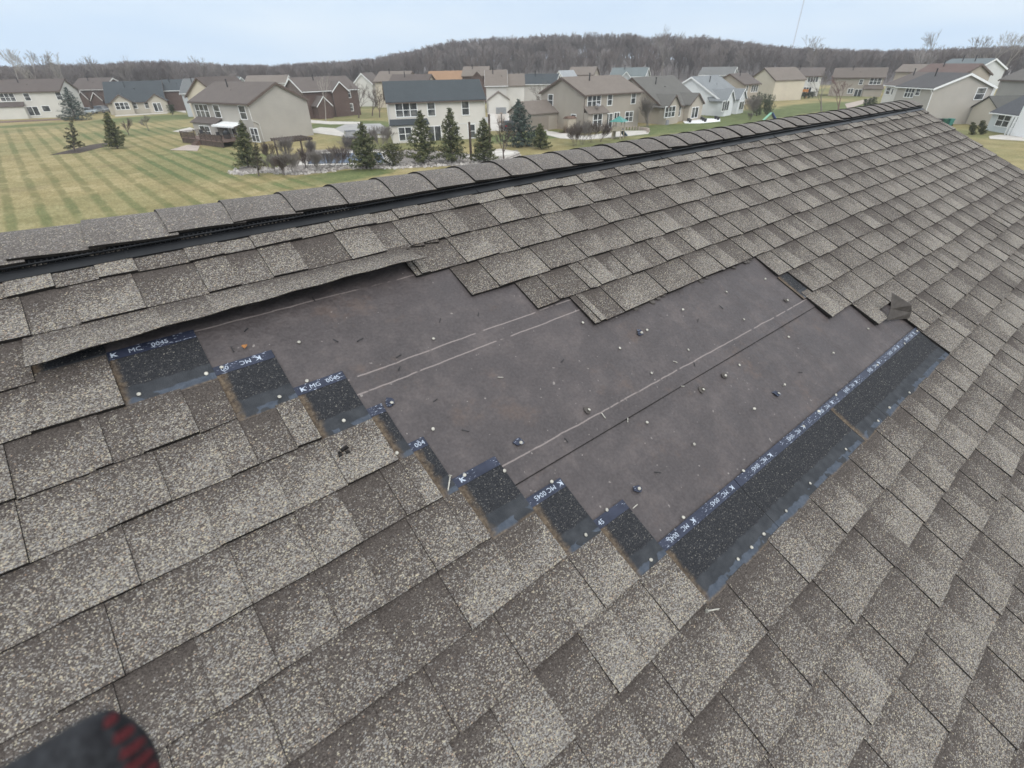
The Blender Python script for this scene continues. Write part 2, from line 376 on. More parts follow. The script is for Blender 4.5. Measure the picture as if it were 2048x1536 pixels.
# exposed headlaps with their printed tape
def text_mesh(s, size):
    cu = bpy.data.curves.new('lettering', 'FONT'); cu.body = s; cu.size = size; cu.resolution_u = 2; cu.extrude = 0; cu.align_x = 'LEFT'
    o = bpy.data.objects.new('lettering', cu); COL.objects.link(o)
    dg = bpy.context.evaluated_depsgraph_get(); me = bpy.data.meshes.new_from_object(o.evaluated_get(dg))
    COL.objects.unlink(o); bpy.data.objects.remove(o); me.materials.clear(); me.materials.append(M['ink']); return me
TM = {s: text_mesh(s, .0195) for s in ('K', 'MC', '0045', '004', '45', '00', 'MG')}
def emblem(mb, x, y, z, fl, sc=.82):
    P = [(0, 0), (.004, 0), (.004, .006), (.012, 0), (.018, 0), (.008, .009), (.018, .017), (.004, .0125), (.004, .018), (0, .018)]
    mb.quad([(x+fl*a*sc, y+fl*b*sc, z) for a, b in P])
def hl_z(k, i): return max(top_z(k, i), .0046)+.0004
def headlap(k, ua, ub, i0=None, words=(), tape=True, joints=(), flip=False):
    i0 = k-2.24 if i0 is None else i0; i1 = k-1.0+.06
    par = COURSE[k]; cuts = [ua]+list(joints)+[ub]; mb = MB(); N = 6
    for a, b in zip(cuts, cuts[1:]):
        a2 = a+(.0015 if a != ua else 0)
        for q in range(N):
            f0, f1 = q/N, (q+1)/N; ia, ib = i0+(i1-i0)*f0, i0+(i1-i0)*f1
            z = lambda i: hl_z(k, i)
            wl = b-a2
            mb.hexa([L(a2, ib, z(ib)-.0042), L(b, ib, z(ib)-.0042), L(b, ia, z(ia)-.0042), L(a2, ia, z(ia)-.0042)],
                    [L(a2, ib, z(ib)), L(b, ib, z(ib)), L(b, ia, z(ia)), L(a2, ia, z(ia))], 1, 0,
                    [(.5, 0, f1, wl), (.5, 1, f1, wl), (.5, 1, f0, wl), (.5, 0, f0, wl)] if (a == ua or abs(a-1.836) < .01) else [(.5, 1, f1, 1), (.5, 1, f1, 1), (.5, 1, f0, 1), (.5, 1, f0, 1)])
    h = rp('headlap_strip', mb, [M['headlap'], M['asph']], par)
    if tape:
        t = MB(); ta, tb = i0+.0, i0+.2
        for a, b in zip(cuts, cuts[1:]):
            a2 = a+(.002 if a != ua else 0)
            z0, z1 = hl_z(k, ta)+.001, hl_z(k, tb)+.001
            t.hexa([L(a2, tb, z1-.0005), L(b-.001, tb, z1-.0005), L(b-.001, ta, z0-.0005), L(a2, ta, z0-.0005)], [L(a2, tb, z1), L(b-.001, tb, z1), L(b-.001, ta, z0), L(a2, ta, z0)])
        rp('printed_tape', t, [M['tape']], par)
        zt = hl_z(k, tb)+.0018
        for s, u in words:
            sg = -1 if flip else 1
            base = L(u, tb-.05 if not flip else ta+.05, zt)
            if s == 'K':
                e = MB(); emblem(e, base[0], base[1], zt, sg); rp('lettering', e, [M['ink']], par)
            else:
                o = link('lettering', TM[s], par, base, (0, 0, math.pi if flip else 0))
headlap(3, -.262, -.118, 1.2, tape=False)
headlap(4, -.125, .077, words=(('K', -.112), ('MC', -.075), ('0045', -.025)))
headlap(5, .077, .226, words=(('K', .192), ('MC', .168), ('00', .112)), flip=True)
headlap(6, .226, .362, words=(('K', .24), ('MG', .264), ('0045', .309)))
headlap(7, .362, .407)
headlap(8, .407, .455, words=(('004', .42),))
headlap(9, .455, .595, words=(('K', .472),))
headlap(10, .595, .72, words=(('K', .715), ('MC', .69), ('0045', .655)), flip=True)
headlap(11, .72, .84, words=(('45', .727),))
wd = []
for b in (.86, 1.06, 1.29, 1.52, 1.75, 1.97, 2.2, 2.42, 2.62):
    wd += [('0045', b+.052), ('MC', b+.1), ('K', b+.13)]
headlap(12, .84, 2.81, words=wd, joints=(1.215, 1.836, 2.054), flip=True)
headlap(8, 2.318, 2.43, 6.0, tape=False)
# the loosened shingle that stands up over the left end of the hole
lm = MB(); NU, NI = 26, 5
def lp(u, f, dz):
    t = (u+.26)/1.035; lift = .044+.018*math.sin(min(1, t)*math.pi*.6)+.0012*math.sin(t*9)
    ang = math.asin(min(.9, lift/.143)); cv = ang*(1-math.exp(-9*f))/(1-math.exp(-9))
    r = f*(1.02+.03*math.sin(t*40)*(f > .9))
    return L(u, 1.0-.05+r*math.cos(cv), .009+r*E_*math.sin(cv)+dz)
rnd = random.Random(5); tn = [rnd.choice((.3, .45, .6, .7)) for _ in range(9)]
for a in range(NU):
    u0, u1 = -.26+1.035*a/NU, -.26+1.035*(a+1)/NU; T_ = tn[int(a/NU*8)]
    for b in range(NI):
        f0, f1 = b/NI, (b+1)/NI
        lm.hexa([lp(u0, f1, -.0032), lp(u1, f1, -.0032), lp(u1, f0, -.0032), lp(u0, f0, -.0032)], [lp(u0, f1, 0), lp(u1, f1, 0), lp(u1, f0, 0), lp(u0, f0, 0)], 1, 0, [(T_, .4, f1, .5), (T_, .6, f1, .5), (T_, .6, f0, .5), (T_, .4, f0, .5)])
tag(rp('lifted_shingle', lm, [M['shingle'], M['asph']], COURSE[2]), 'torn loose shingle bent up off the roof at the upper left of the hole')
# crease flaps over the tear
cf = MB()
for uu in (.70, .74, .80, .86):
    cf.hexa([L(uu, 1.02, .008), L(uu+.05, 1.1, .008), L(uu+.055, .96, .008), L(uu+.004, .93, .008)], [L(uu, 1.02, .013), L(uu+.05, 1.1, .016), L(uu+.055, .96, .018), L(uu+.004, .93, .014)], 1, 0, (.15, .5, .3, .2))
rp('torn_flap', cf, [M['shingle'], M['asph']], COURSE[2])
# folded corner on the right
ff = MB(); FA = [L(2.66, 9.05, .013), L(2.815, 9.42, .013), L(2.775, 9.15, .082), L(2.70, 8.5, .1)]
mid = [tuple((Vector(FA[0])*.55+Vector(FA[3])*.45)+Vector((.012, -.006, -.003))), tuple((Vector(FA[1])*.5+Vector(FA[2])*.5)+Vector((.012, -.006, -.003)))]
o_ = Vector((.003, .004, .002))
for q in ([FA[0], FA[1], mid[1], mid[0]], [mid[0], mid[1], FA[2], FA[3]]):
    ff.hexa([tuple(Vector(p)+o_) for p in q], q, 0)
M['back'] = plain('shingle_backing', (.075, .066, .06), .75, .25, 40)
tag(rp('folded_corner', ff, [M['back']], COURSE[9]), 'shingle corner folded back to show its dark underside')
# ragged bits of torn asphalt along the hanging edge
rnd = random.Random(11)
for u in np.arange(1.25, 2.3, .03):
    if rnd.random() < .32:
        u += rnd.uniform(-.01, .01); d = rnd.uniform(.03, .13); zz = .004; rb = MB()
        rb.hexa([L(u, 5.0, zz), L(u+.006, 5.0+d*rnd.random(), zz), L(u+.02, 5.0+d, zz), L(u+.026, 4.98, zz)][::-1], [L(u, 5.0, zz+.005), L(u+.006, 5.0+d*.5, zz+.004), L(u+.02, 5.0+d, zz+.003), L(u+.026, 4.98, zz+.005)][::-1], 0); rp('torn_fringe', rb, [M['back']], COURSE[5])


# ridge vent and cap shingles
# cap profile in roof-plane coordinates, rounded over the ridge
def cap_pt(q, z):
    tt = math.tan(TH); rr = .06
    h = -tt*(math.sqrt(q*q+rr*rr)-rr*.42)
    yw, zw = q, h                                                    # level frame: q away from the viewer
    n = Vector((0, tt*q/math.sqrt(q*q+rr*rr), 1)).normalized()
    yw += n.y*z; zw += n.z*z
    c, s = math.cos(TH), math.sin(TH)
    return (yR+yw*c+zw*s, -yw*s+zw*c)
rv = MB(); yV = -WV
# flange, lip, louvre backing, top
prof = [(yV, .012), (yV, .017), (yV+.03, .018), (yV+.031, .009), (yV+.046, .010), (yV+.047, .027), (yV+.075, .030)]+[cap_pt(q, .022) for q in (-.05, -.02, 0., .02, .05, .1, .15)]
cutsu = [UL, -1.22, 0.01, 1.235, 2.46, 3.69, 4.92, 6.15, UR]
for a, b in zip(cutsu, cutsu[1:]):
    for (y0, z0), (y1, z1) in zip(prof, prof[1:]): rv.quad([(a+.002, y0, z0), (b-.002, y0, z0), (b-.002, y1, z1), (a+.002, y1, z1)], 0)
    rv.box(a-.003, a+.003, yV-.001, yV+.046, .011, .0195)
    rv.quad([(a+.002, yV, .002), (b-.002, yV, .002), (b-.002, yV, .012), (a+.002, yV, .012)], 0)
for u in np.arange(-1.0, UR, .0125):
    rv.box(u, u+.0035, yV+.032, yV+.0445, .010, .028)
rv.box(UL, UR, yV+.030, yV+.034, .0255, .030); rv.box(UL, UR, yV+.0295, yV+.0325, .017, .020)
vent = rp('ridge_vent', rv, [M['black']])
ncap = 0; u = UL; CE = .186
capr = random.Random(3)
while u < UR-.02:
    e = min(CE*capr.uniform(.96, 1.04), UR-u+.02); mb = MB(); T_ = capr.choice((.3, .4, .5, .55)); NQ = 12; q0, q1 = -.124+capr.uniform(-.004, .004), .135
    sk = capr.uniform(-.007, .007); zb = .037+capr.uniform(0, .002)
    for a in range(NQ):
        qa, qb = q0+(q1-q0)*a/NQ, q0+(q1-q0)*(a+1)/NQ; NL = 4
        for l in range(NL):
            f0, f1 = l/NL, (l+1)/NL; x0, x1 = u+(e+.03)*f0, u+(e+.03)*f1
            lf = lambda f, q: zb-.0078*f-.0012*math.sin(f*5+u*9)*(abs(q) > .1)
            sg = lambda f, q: q-(.003*math.sin(f*3.3+u*31)*(q < -.1))
            def pt_(x, f, q, d): yy, zz = cap_pt(sg(f, q), lf(f, q)+d); return (x+sk*(q/.135), yy, zz)
            ct = [(T_, .5, .6*f0, .4), (T_, .5, .6*f1, .4), (T_, .5, .6*f1, .4), (T_, .5, .6*f0, .4)]
            mb.hexa([pt_(x0, f0, qa, -.009), pt_(x1, f1, qa, -.009), pt_(x1, f1, qb, -.009), pt_(x0, f0, qb, -.009)], [pt_(x0, f0, qa, 0), pt_(x1, f1, qa, 0), pt_(x1, f1, qb, 0), pt_(x0, f0, qb, 0)], 1, 0, ct)
    rp('cap_shingle', mb, [M['cap'], M['asph']], vent); u += e; ncap += 1
# rake edge board and the wall below
rk = MB()
rk.hexa([(UR-.03, yE, -.2), (UR-.004, yE, -.2), (UR-.004, yR, -.2), (UR-.03, yR, -.2)], [(UR-.03, yE, -.002), (UR-.004, yE, -.002), (UR-.004, yR, -.002), (UR-.03, yR, -.002)])
rp('rake_board', rk, [M['browntrim']])
hw = MB()
def wy(y, z): return (ROOF_LOC.y+y*math.cos(TH)-z*math.sin(TH), ROOF_LOC.z+y*math.sin(TH)+z*math.cos(TH))
ye, ze = wy(yE+.4, -.06); yr, zr = wy(yR, -.09)
yo = 2*yr-ye
for x in (UL, UR-.35):
    hw.hexa([(x, ye, -.5), (x+.2, ye, -.5), (x+.2, yo, -.5), (x, yo, -.5)], [(x, ye, ze), (x+.2, ye, ze), (x+.2, yo, ze), (x, yo, ze)])
    hw.quad([(x, ye, ze), (x, yo, ze), (x, yr, zr)]); hw.quad([(x+.2, ye, ze), (x+.2, yr, zr), (x+.2, yo, ze)])
hw.box(UL+.2, UR-.35, ye, ye+.2, -.5, ze); hw.box(UL+.2, UR-.35, yo-.2, yo, -.5, ze)
hwo = hw.build('wall', siding((.42, .37, .31)), house, -HL)

# nails, scraps, staples
def disc(mb, u, i, z, r, th=.0022, tilt=(0, 0), n=10, m=0):
    c = L(u, i, z); k = len(mb.v)
    for s, rr, dz in ((0, r, 0), (1, r, th*.6), (2, r*.7, th)):
        for a in range(n):
            t = 2*math.pi*a/n; x, y = rr*math.cos(t), rr*math.sin(t); mb.v.append((c[0]+x, c[1]+y, c[2]+dz+x*tilt[0]+y*tilt[1]))
    for s in range(2):
        for a in range(n): b = (a+1) % n; mb.f.append((k+s*n+a, k+s*n+b, k+s*n+n+b, k+s*n+n+a)); mb.m.append(m); mb.c.append(None)
    mb.f.append(tuple(k+2*n+a for a in range(n))); mb.m.append(m); mb.c.append(None)
def nail(u, i, z, rnd, par, tall=0.):
    mb = MB(); t = (rnd.uniform(-.25, .25), rnd.uniform(-.25, .25)); disc(mb, u, i, z+.0015+tall, .0048, .0024, t)
    x, y, zz = L(u, i, z); mb.tube((x, y, zz-.004), (x, y, zz+.003+tall), .0018, .0018, 6)
    rp('nail', mb, [M['steel']], par)
def feltz(u, i): return .0022 if i < 7.43 else -.0012
rnd = random.Random(21)
for u, i in [(0.301,2.77),(0.658,3.77),(0.266,3.71),(0.488,5.72),(1.188,4.8),(1.239,5.85),(1.409,5.72),(1.64,5.64),(1.945,5.7),(2.236,5.86),(1.883,6.71),(1.498,6.72),(1.268,6.8),(1.104,7.74),(1.652,7.74),(2.019,7.8),(1.751,8.8),(1.525,8.84),(1.19,8.7),(2.507,8.91),(2.146,8.88)]: nail(u, i, feltz(u, i), rnd, felt, rnd.choice((0, .002, .006)))
for u, i in [(0.427,4.82),(1.366,5.71),(0.946,6.83),(0.68,6.75),(1.399,7.76),(1.538,7.76),(2.212,6.81),(1.683,8.86),(0.904,8.75)]:
    z = feltz(u, i); mb = MB(); n = 7; ph = rnd.random()*6
    ring = [(u+rnd.uniform(.008, .02)*math.cos(ph+2*math.pi*a/n), i+rnd.uniform(.05, .14)*math.sin(ph+2*math.pi*a/n)) for a in range(n)]
    for a in range(n):
        b = (a+1) % n; za, zb = z+.003+.007*((a*37) % 5)/5, z+.003+.007*((b*37) % 5)/5
        mb.hexa([L(u, i, z), L(*ring[a], za-.0015), L(*ring[b], zb-.0015), L(u, i, z)], [L(u, i, z+.004), L(*ring[a], za+.001), L(*ring[b], zb+.001), L(u, i, z+.004)], 0)
    sc = rp('shingle_scrap', mb, [M['back'] if rnd.random() < .5 else M['tape']], felt); nail(u+.004, i+.03, z+.005, rnd, felt, .001)
for u, i in [(0.097,2.82),(-0.088,2.86),(0.059,2.87),(0.186,3.86),(0.295,4.82),(0.368,5.85),(0.49,6.81),(0.592,7.11),(2.78,9.88),(2.604,9.92),(2.302,9.88),(1.928,9.78),(1.774,9.81),(1.648,9.85),(1.27,9.75),(0.963,9.7),(0.775,8.75),(0.689,7.75),(0.674,8.89),(0.786,9.9),(1.014,10.88),(1.08,10.9),(1.15,10.89),(1.284,10.88),(1.454,10.83),(1.718,10.85),(1.986,10.91),(2.109,10.88),(2.295,10.97)]:
    k = next((q for q in range(4, 13) if i < q-.96 and i > q-2.3 and (u <= (LEFT.get(q, 2.9)) and u >= LEFT.get(q-1, -9)-.001)), None)
    if k is None: k = 12 if i > 9.6 else 11
    nail(u, min(i, k-.99), hl_z(k, i)+.0012, rnd, COURSE[k])
for u, i in [(0.852,3.54),(0.718,3.36),(0.457,3.18),(0.392,3.0),(0.529,3.88),(0.509,4.16),(1.001,5.52),(0.767,5.27),(0.567,6.02),(0.544,5.16),(0.815,7.18),(1.004,8.73),(0.862,9.0),(1.889,8.78),(1.665,6.11),(1.839,6.05),(1.398,6.83),(1.464,7.13),(1.342,7.45),(0.983,7.12),(1.05,7.47),(0.14,2.46),(0.194,2.1),(0.404,1.79)]:
    z = feltz(u, i); a = rnd.uniform(0, 3.1); l = rnd.uniform(.007, .011); dx, dy = math.cos(a)*l, math.sin(a)*l; c = L(u, i, z)
    mb = MB(); mb.tube((c[0]-dx, c[1]-dy, c[2]+.0008), (c[0]+dx, c[1]+dy, c[2]+.0035), .0016, .0014, 5)
    mb.tube((c[0]-dx, c[1]-dy, c[2]+.001), (c[0]-dx+.003, c[1]-dy, c[2]-.002), .0014, .0012, 5)
    rp('staple', mb, [M['steel'] if rnd.random() < .3 else M['dark']], felt)
def loose_nail(u, i, z, ang, label):
    mb = MB(); l = .036; mb.tube((0, 0, .004), (l, 0, .0022), .0019, .0017, 8); mb.tube((l, 0, .0022), (l+.005, 0, .0018), .0017, .0003, 8)
    mb.tube((-.0015, 0, .0045), (0, 0, .0043), .0052, .0052, 12)
    p = Matrix.Translation(ROOF_LOC) @ Matrix.Rotation(TH, 4, 'X') @ Matrix.Translation(L(u, i, z)) @ Matrix.Rotation(ang, 4, 'Z')
    o = mb.build('roofing_nail', M['steel']); o.matrix_world = p; tag(o, label, 'nail')
loose_nail(.452, 6.72, .013, R(230), 'loose roofing nail lying at the stepped left edge of the torn hole')
loose_nail(.82, 11.1, .013, R(-25), 'loose roofing nail lying on the shingles below the lower corner of the hole')
mb = MB(); rnd = random.Random(4)
for _ in range(9):
    x, y = rnd.uniform(-.014, .014), rnd.uniform(-.009, .009); r = rnd.uniform(.003, .007); mb.hexa([(x-r, y-r, 0), (x+r, y-r*.7, 0), (x+r*.8, y+r, 0), (x-r*.9, y+r*.8, 0)], [(x-r*.6, y-r*.5, r), (x+r*.6, y-r*.4, r*1.2), (x+r*.5, y+r*.5, r), (x-r*.4, y+r*.5, r*.8)])
o = mb.build('shingle_crumb', M['asph']); o.matrix_world = Matrix.Translation(ROOF_LOC) @ Matrix.Rotation(TH, 4, 'X') @ Matrix.Translation(L(.253, 5.39, .0135))
tag(o, 'small dark crumb of torn shingle lying on the shingles left of the hole', 'debris')
mb = MB(); mb.quad([(0, 0, .001), (.008, .003, .004), (.011, .01, .003), (.002, .009, .006)]); mb.quad([(0, 0, .001), (-.005, .006, .006), (-.002, .012, .004), (.002, .009, .006)])
o = mb.build('dead_leaf', plain('leaf_brown', (.3, .14, .05), .8, .3, 200)); o.matrix_world = Matrix.Translation(ROOF_LOC) @ Matrix.Rotation(TH, 4, 'X') @ Matrix.Translation(L(.167, 2.55, .006))
tag(o, 'tiny curled orange brown leaf on the underlayment near the printed tape', 'leaf')

# ------------------------------------------------------------------ the photographer's glove, close to the lens
def campt(px, py, d): return Vector((0, 0, CAMZ))+_r*((px-1024)/986.47*d)-_u*((py-768)/986.47*d)+_f*d
GD = .2; go = campt(60, 1640, GD+.02)
gl = MB(); NS, NR = 16, 20
def gpt(t, a, grow=0.):
    # a blunt rounded tip seen flat on, widening towards the wrist below the frame
    dy = 620*t; lf = 8*math.sqrt(dy)*.5+1.38*dy if dy < 190 else 8*math.sqrt(190)*.5+1.38*190+(dy-190)*.25
    rt = 92*(1-math.exp(-dy/52))+.2*dy; d = GD+.05*t
    k = d/986.47; c = campt(200-20*t, 1424+dy, d); ca, sa = math.cos(a), math.sin(a)
    th = .016*math.sqrt(min(1., t*6))+.01*t
    return c-go+_r*(ca*((rt if ca > 0 else lf)*k+grow))+_f*(sa*(th+grow))
for s in range(NS):
    t0, t1 = (s/NS)**2, ((s+1)/NS)**2
    for a in range(NR):
        a0, a1 = 2*math.pi*a/NR, 2*math.pi*(a+1)/NR; gl.quad([gpt(t0, a0), gpt(t0, a1), gpt(t1, a1), gpt(t1, a0)])
m = NT('knit_glove'); kn = m.noise(220, 3); m.bump(m.noise(500, 2), .6, .002)
glove = gl.build('glove', m.done(m.ramp(kn, [(.3, (.008, .008, .01)), (.7, (.03, .032, .036))]), .95), None, go)
tag(glove, 'out of focus black knitted glove with red stitched edge at the bottom left corner', 'glove')
for q in glove.data.polygons: q.use_smooth = True
st = MB()
for q in range(9):
    t = .02+.04*q
    for da in (-.5, -.3, -.1): st.tube(gpt(t, da, .0004), gpt(t+.004, da+.22, .0004), .0021, .0019, 6)
st.build('stitching', plain('red_yarn', (.075, .013, .016), .9, .25, 300), glove)

# ------------------------------------------------------------------ ground, lawns and paving
SKY = np.array([(92.0,0.0082),(89.1,0.0109),(85.9,0.0103),(81.4,0.0136),(77.0,0.0071),(72.9,0.0049),(69.0,0.0079),(66.3,0.0093),(63.5,0.0148),(60.2,0.0237),(56.8,0.0346),(52.1,0.039),(45.0,0.0416),(38.1,0.0376),(33.7,0.0337),(29.4,0.024),(25.3,0.0153),(21.5,0.0113),(18.0,0.0098),(14.7,0.0095),(11.8,0.0103),(10.5,0.0113)])[::-1]
def sky_tan(az): return float(np.interp(az, SKY[:, 0], SKY[:, 1]))
def ground_z(x, y):
    d = math.hypot(x, y); az = math.degrees(math.atan2(y, x))
    if d < 285: return 0.
    top = CAMZ+sky_tan(az)*430 if -60 < az < 150 else 14
    h = max(0., top-15.5)
    t = min(1., (d-285)/130); t = t*t*(3-2*t)
    return h*t
mb = MB(); ds = [0, 15, 30, 50, 80, 120, 170, 230, 285, 310, 335, 360, 390, 415, 450, 520, 700, 1200, 2500, 5000]; NA = 120
vi = {}
for a in range(NA):
    t = 2*math.pi*a/NA
    for j, d in enumerate(ds):
        if j == 0 and a > 0: vi[a, 0] = vi[0, 0]; continue
        vi[a, j] = len(mb.v); x, y = d*math.cos(t), d*math.sin(t); mb.v.append((x, y, ground_z(x, y)))
for a in range(NA):
    b = (a+1) % NA
    for j in range(len(ds)-1):
        q = [vi[a, j], vi[a, j+1], vi[b, j+1], vi[b, j]]
        if j == 0: q = q[:3] if False else [vi[a, 0], vi[a, 1], vi[b, 1]]
        mb.f.append(tuple(q)); mb.m.append(0); mb.c.append(None)
def lawnm():
    m = NT('lawn_and_litter'); o = m.tc.outputs['Object']; sp = m.n('SeparateXYZ'); m.put(sp.inputs[0], o); X, Y = sp.outputs['X'], sp.outputs['Y']
    big = m.noise(.03, 4, o, .6); mid = m.noise(.22, 6, o, .78); tuftn = m.noise(5, 4, o, .8); mpn = m.n('Mapping'); mpn.inputs['Rotation'].default_value = (0, 0, R(3)); mpn.inputs['Scale'].default_value = (2.2, .5, 1); m.put(mpn.inputs[0], o)
    fin = m.noise(1.6, 5, mpn.outputs[0], .75)
    tan = m.ramp(m.math('ADD', m.math('MULTIPLY', mid, .6), m.math('MULTIPLY', fin, .4)), [(.3, (.14, .11, .04)), (.5, (.25, .205, .095)), (.68, (.37, .31, .17))])
    grn = m.ramp(m.math('ADD', m.math('MULTIPLY', mid, .45), m.math('MULTIPLY', fin, .55)), [(.32, (.042, .06, .018)), (.5, (.085, .11, .036)), (.7, (.17, .19, .075))])
    def blob(cx, cy, rx, ry):
        a = m.math('DIVIDE', m.math('SUBTRACT', X, cx), rx); b = m.math('DIVIDE', m.math('SUBTRACT', Y, cy), ry)
        r = m.math('SQRT', m.math('ADD', m.math('MULTIPLY', a, a), m.math('MULTIPLY', b, b)))
        return m.smooth(m.math('ADD', r, m.math('MULTIPLY', m.math('SUBTRACT', mid, .5), .9)), 1.15, .7)
    g = m.math('MULTIPLY', m.smooth(big, .42, .64), .7)
    for q in ((12, 80, 7.5, 17), (21, 58, 9, 3.5), (18.5, 75, 4, 12), (45, 50, 20, 4.5), (120, 62, 24, 9), (95, 58, 22, 6), (82, 60, 14, 6), (10, 130, 12, 10), (17, 165, 14, 12), (45, 110, 12, 12), (60, 70, 12, 6), (-6, 168, 9, 5), (150, 60, 22, 9)):
        g = m.math('MAXIMUM', g, m.math('MULTIPLY', blob(*q), .9))
    # mowing stripes run away from the house
    q = m.math('ADD', m.math('ADD', m.math('MULTIPLY', X, .998), m.math('MULTIPLY', Y, .0595)), m.math('MULTIPLY', m.math('SUBTRACT', mid, .5), .8))
    ph = m.math('FRACT', m.math('DIVIDE', q, 2.15))
    st = m.math('MULTIPLY', m.smooth(ph, .52, .66), m.smooth(ph, .98, .86))
    near = m.math('MULTIPLY', m.smooth(Y, 172, 150), m.smooth(X, 24, 16))
    near = m.math('MULTIPLY', near, m.smooth(m.math('ADD', Y, m.math('MULTIPLY', X, -.4)), 40, 48))
    st = m.math('MULTIPLY', m.math('MULTIPLY', st, near), m.math('ADD', .72, m.math('MULTIPLY', m.smooth(fin, .3, .6), .28)))
    tan = m.mix(m.math('MULTIPLY', m.math('MULTIPLY', st, m.smooth(m.noise(.35, 4, o, .7), .3, .55)), .8), tan, m.ramp(fin, [(.3, (.085, .08, .026)), (.7, (.17, .155, .06))]))
    g2 = m.math('MULTIPLY', g, m.math('SUBTRACT', 1.05, m.math('MULTIPLY', m.math('SUBTRACT', 1., st), m.math('MULTIPLY', near, .5))))
    col = m.mix(g2, tan, grn)
    col = m.mix(.45, col, m.mix(1., col, m.ramp(tuftn, [(.32, (.45, .45, .4)), (.5, (1, 1, 1)), (.68, (1.6, 1.55, 1.45))]), 'MULTIPLY'))
    col = m.mix(m.math('MULTIPLY', m.smooth(m.noise(.09, 3, o), .6, .75), .35), col, (.1, .075, .04))
    d = m.math('SQRT', m.math('ADD', m.math('MULTIPLY', X, X), m.math('MULTIPLY', Y, Y)))
    col = m.mix(m.smooth(d, 275, 300), col, m.ramp(m.noise(.3, 5), [(.3, (.11, .095, .09)), (.7, (.16, .14, .13))]))
    return m.done(col, 1.)
gr = mb.build('ground', lawnm()); tag(gr, kind='structure')
for q in gr.data.polygons: q.use_smooth = True
def sheet_poly(name, pts, mat, z, kind=True, label=None, cat=None, thick=.0):
    m = MB(); a = sum(p[0]*q[1]-q[0]*p[1] for p, q in zip(pts, pts[1:]+pts[:1]))
    if a < 0: pts = pts[::-1]
    n = len(pts); m.v = [(x, y, z-.06) for x, y in pts]+[(x, y, z) for x, y in pts]
    m.f = [tuple(range(n, 2*n))]+[(i, (i+1) % n, n+(i+1) % n, n+i) for i in range(n)]; m.m = [0]*(n+1); m.c = [None]*(n+1)
    o = m.build(name, mat)
    return tag(o, kind='structure') if kind else tag(o, label, cat)
PO = {'pool':[(23.4,71.6),(25.6,76.5),(29.4,74.0),(33.1,70.2),(29.9,62.5),(26.0,65.9),(22.2,68.6)],'rocks':[(13.3,69.7),(16.6,73.6),(18.5,67.8),(23.0,73.7),(27.3,80.8),(31.8,77.7),(36.1,71.8),(39.3,68.7),(42.2,59.2),(48.7,59.1),(43.7,52.1),(36.3,54.2),(29.4,57.7),(24.4,62.1),(21.7,61.6),(18.5,62.5),(16.4,66.7),(13.8,67.1)],'street':[(40.9,106.1),(46.0,112.8),(52.1,108.9),(48.4,98.0),(44.6,90.5),(39.0,96.5)],'walk1':[(44.5,129.0),(46.3,121.8),(50.5,115.4),(48.8,111.1),(43.8,115.3),(42.1,121.8)],'walk2':[(37.5,108.6),(40.0,111.1),(41.3,107.0),(39.0,96.5),(43.1,87.9),(41.8,85.4),(37.2,92.2),(35.5,102.4)],'street2':[(69.4,100.5),(83.7,106.2),(78.1,97.3),(62.7,90.0)],'drive2':[(84.4,114.2),(88.6,111.4),(69.5,85.1),(70.8,77.1),(67.0,72.9),(59.6,80.9)],'patio4':[(66.9,73.0),(66.5,63.1),(76.3,62.9),(79.2,59.7),(75.6,57.3),(68.4,58.3),(62.9,59.7),(61.5,63.8),(63.0,68.8)],'patio6':[(96.3,64.9),(103.6,65.9),(105.3,62.3),(101.0,59.6),(95.3,60.4),(93.4,62.5)],'patio1':[(-12.0,188.2),(0.4,185.6),(0.3,179.8),(-11.8,182.5)],'patio2':[(11.3,97.0),(14.5,101.5),(15.7,98.6),(14.2,92.6)],'patio2b':[(16.3,126.7),(20.4,132.6),(20.5,125.8),(17.6,121.7)],'patio14':[(107.3,19.0),(110.4,18.3),(109.7,14.7),(104.5,13.8),(104.1,18.2)],'path16':[(11.7,185.3),(24.1,185.0),(23.5,180.7),(11.4,181.2)],'patio3':[(39.3,59.2),(47.5,61.7),(47.5,57.1),(41.2,53.5)],'patio11':[(160.1,60.1),(190.6,63.9),(172.9,58.8),(144.9,53.5)],'drivel':[(30.3,216.4),(29.1,186.8),(27.6,178.2),(26.8,189.7)],'green':[(3.5,81.5),(10.3,110.1),(14.7,93.5),(16.7,78.8),(15.5,65.4),(9.2,60.4),(5.3,61.0)],'mulch':[(-3.1,104.6),(2.2,114.1),(4.8,115.8),(4.4,110.2),(0.4,103.7)]}
for k, nm, mt, z in (('street', 'street', 'asphalt', .03), ('walk1', 'sidewalk', 'concrete', .05), ('walk2', 'sidewalk', 'concrete', .055), ('street2', 'street', 'asphalt', .03), ('drive2', 'driveway', 'concrete', .045),
                     ('patio4', 'patio', 'concrete', .06), ('patio6', 'patio', 'white', .06), ('patio1', 'patio', 'rust', .05), ('patio2', 'patio', 'stonepave', .05), ('patio2b', 'path', 'concrete', .05),
                     ('patio14', 'patio', 'concrete', .05), ('path16', 'path', 'concrete', .05), ('patio3', 'patio', 'concrete', .05), ('patio11', 'patio', 'stonepave', .05), ('drivel', 'driveway', 'concrete', .05), ('mulch', 'mulch_bed', 'mulch', .03)):
    sheet_poly(nm, PO[k], M[mt], z)
sheet_poly('pool_deck', [(21.0, 68.8), (25.2, 78.3), (30, 76), (35.2, 70.6), (30.2, 60.6), (25.6, 63.9)], M['concrete'], .05)
tag(sheet_poly('swimming_pool', PO['pool'], M['water'], .09), kind='structure')
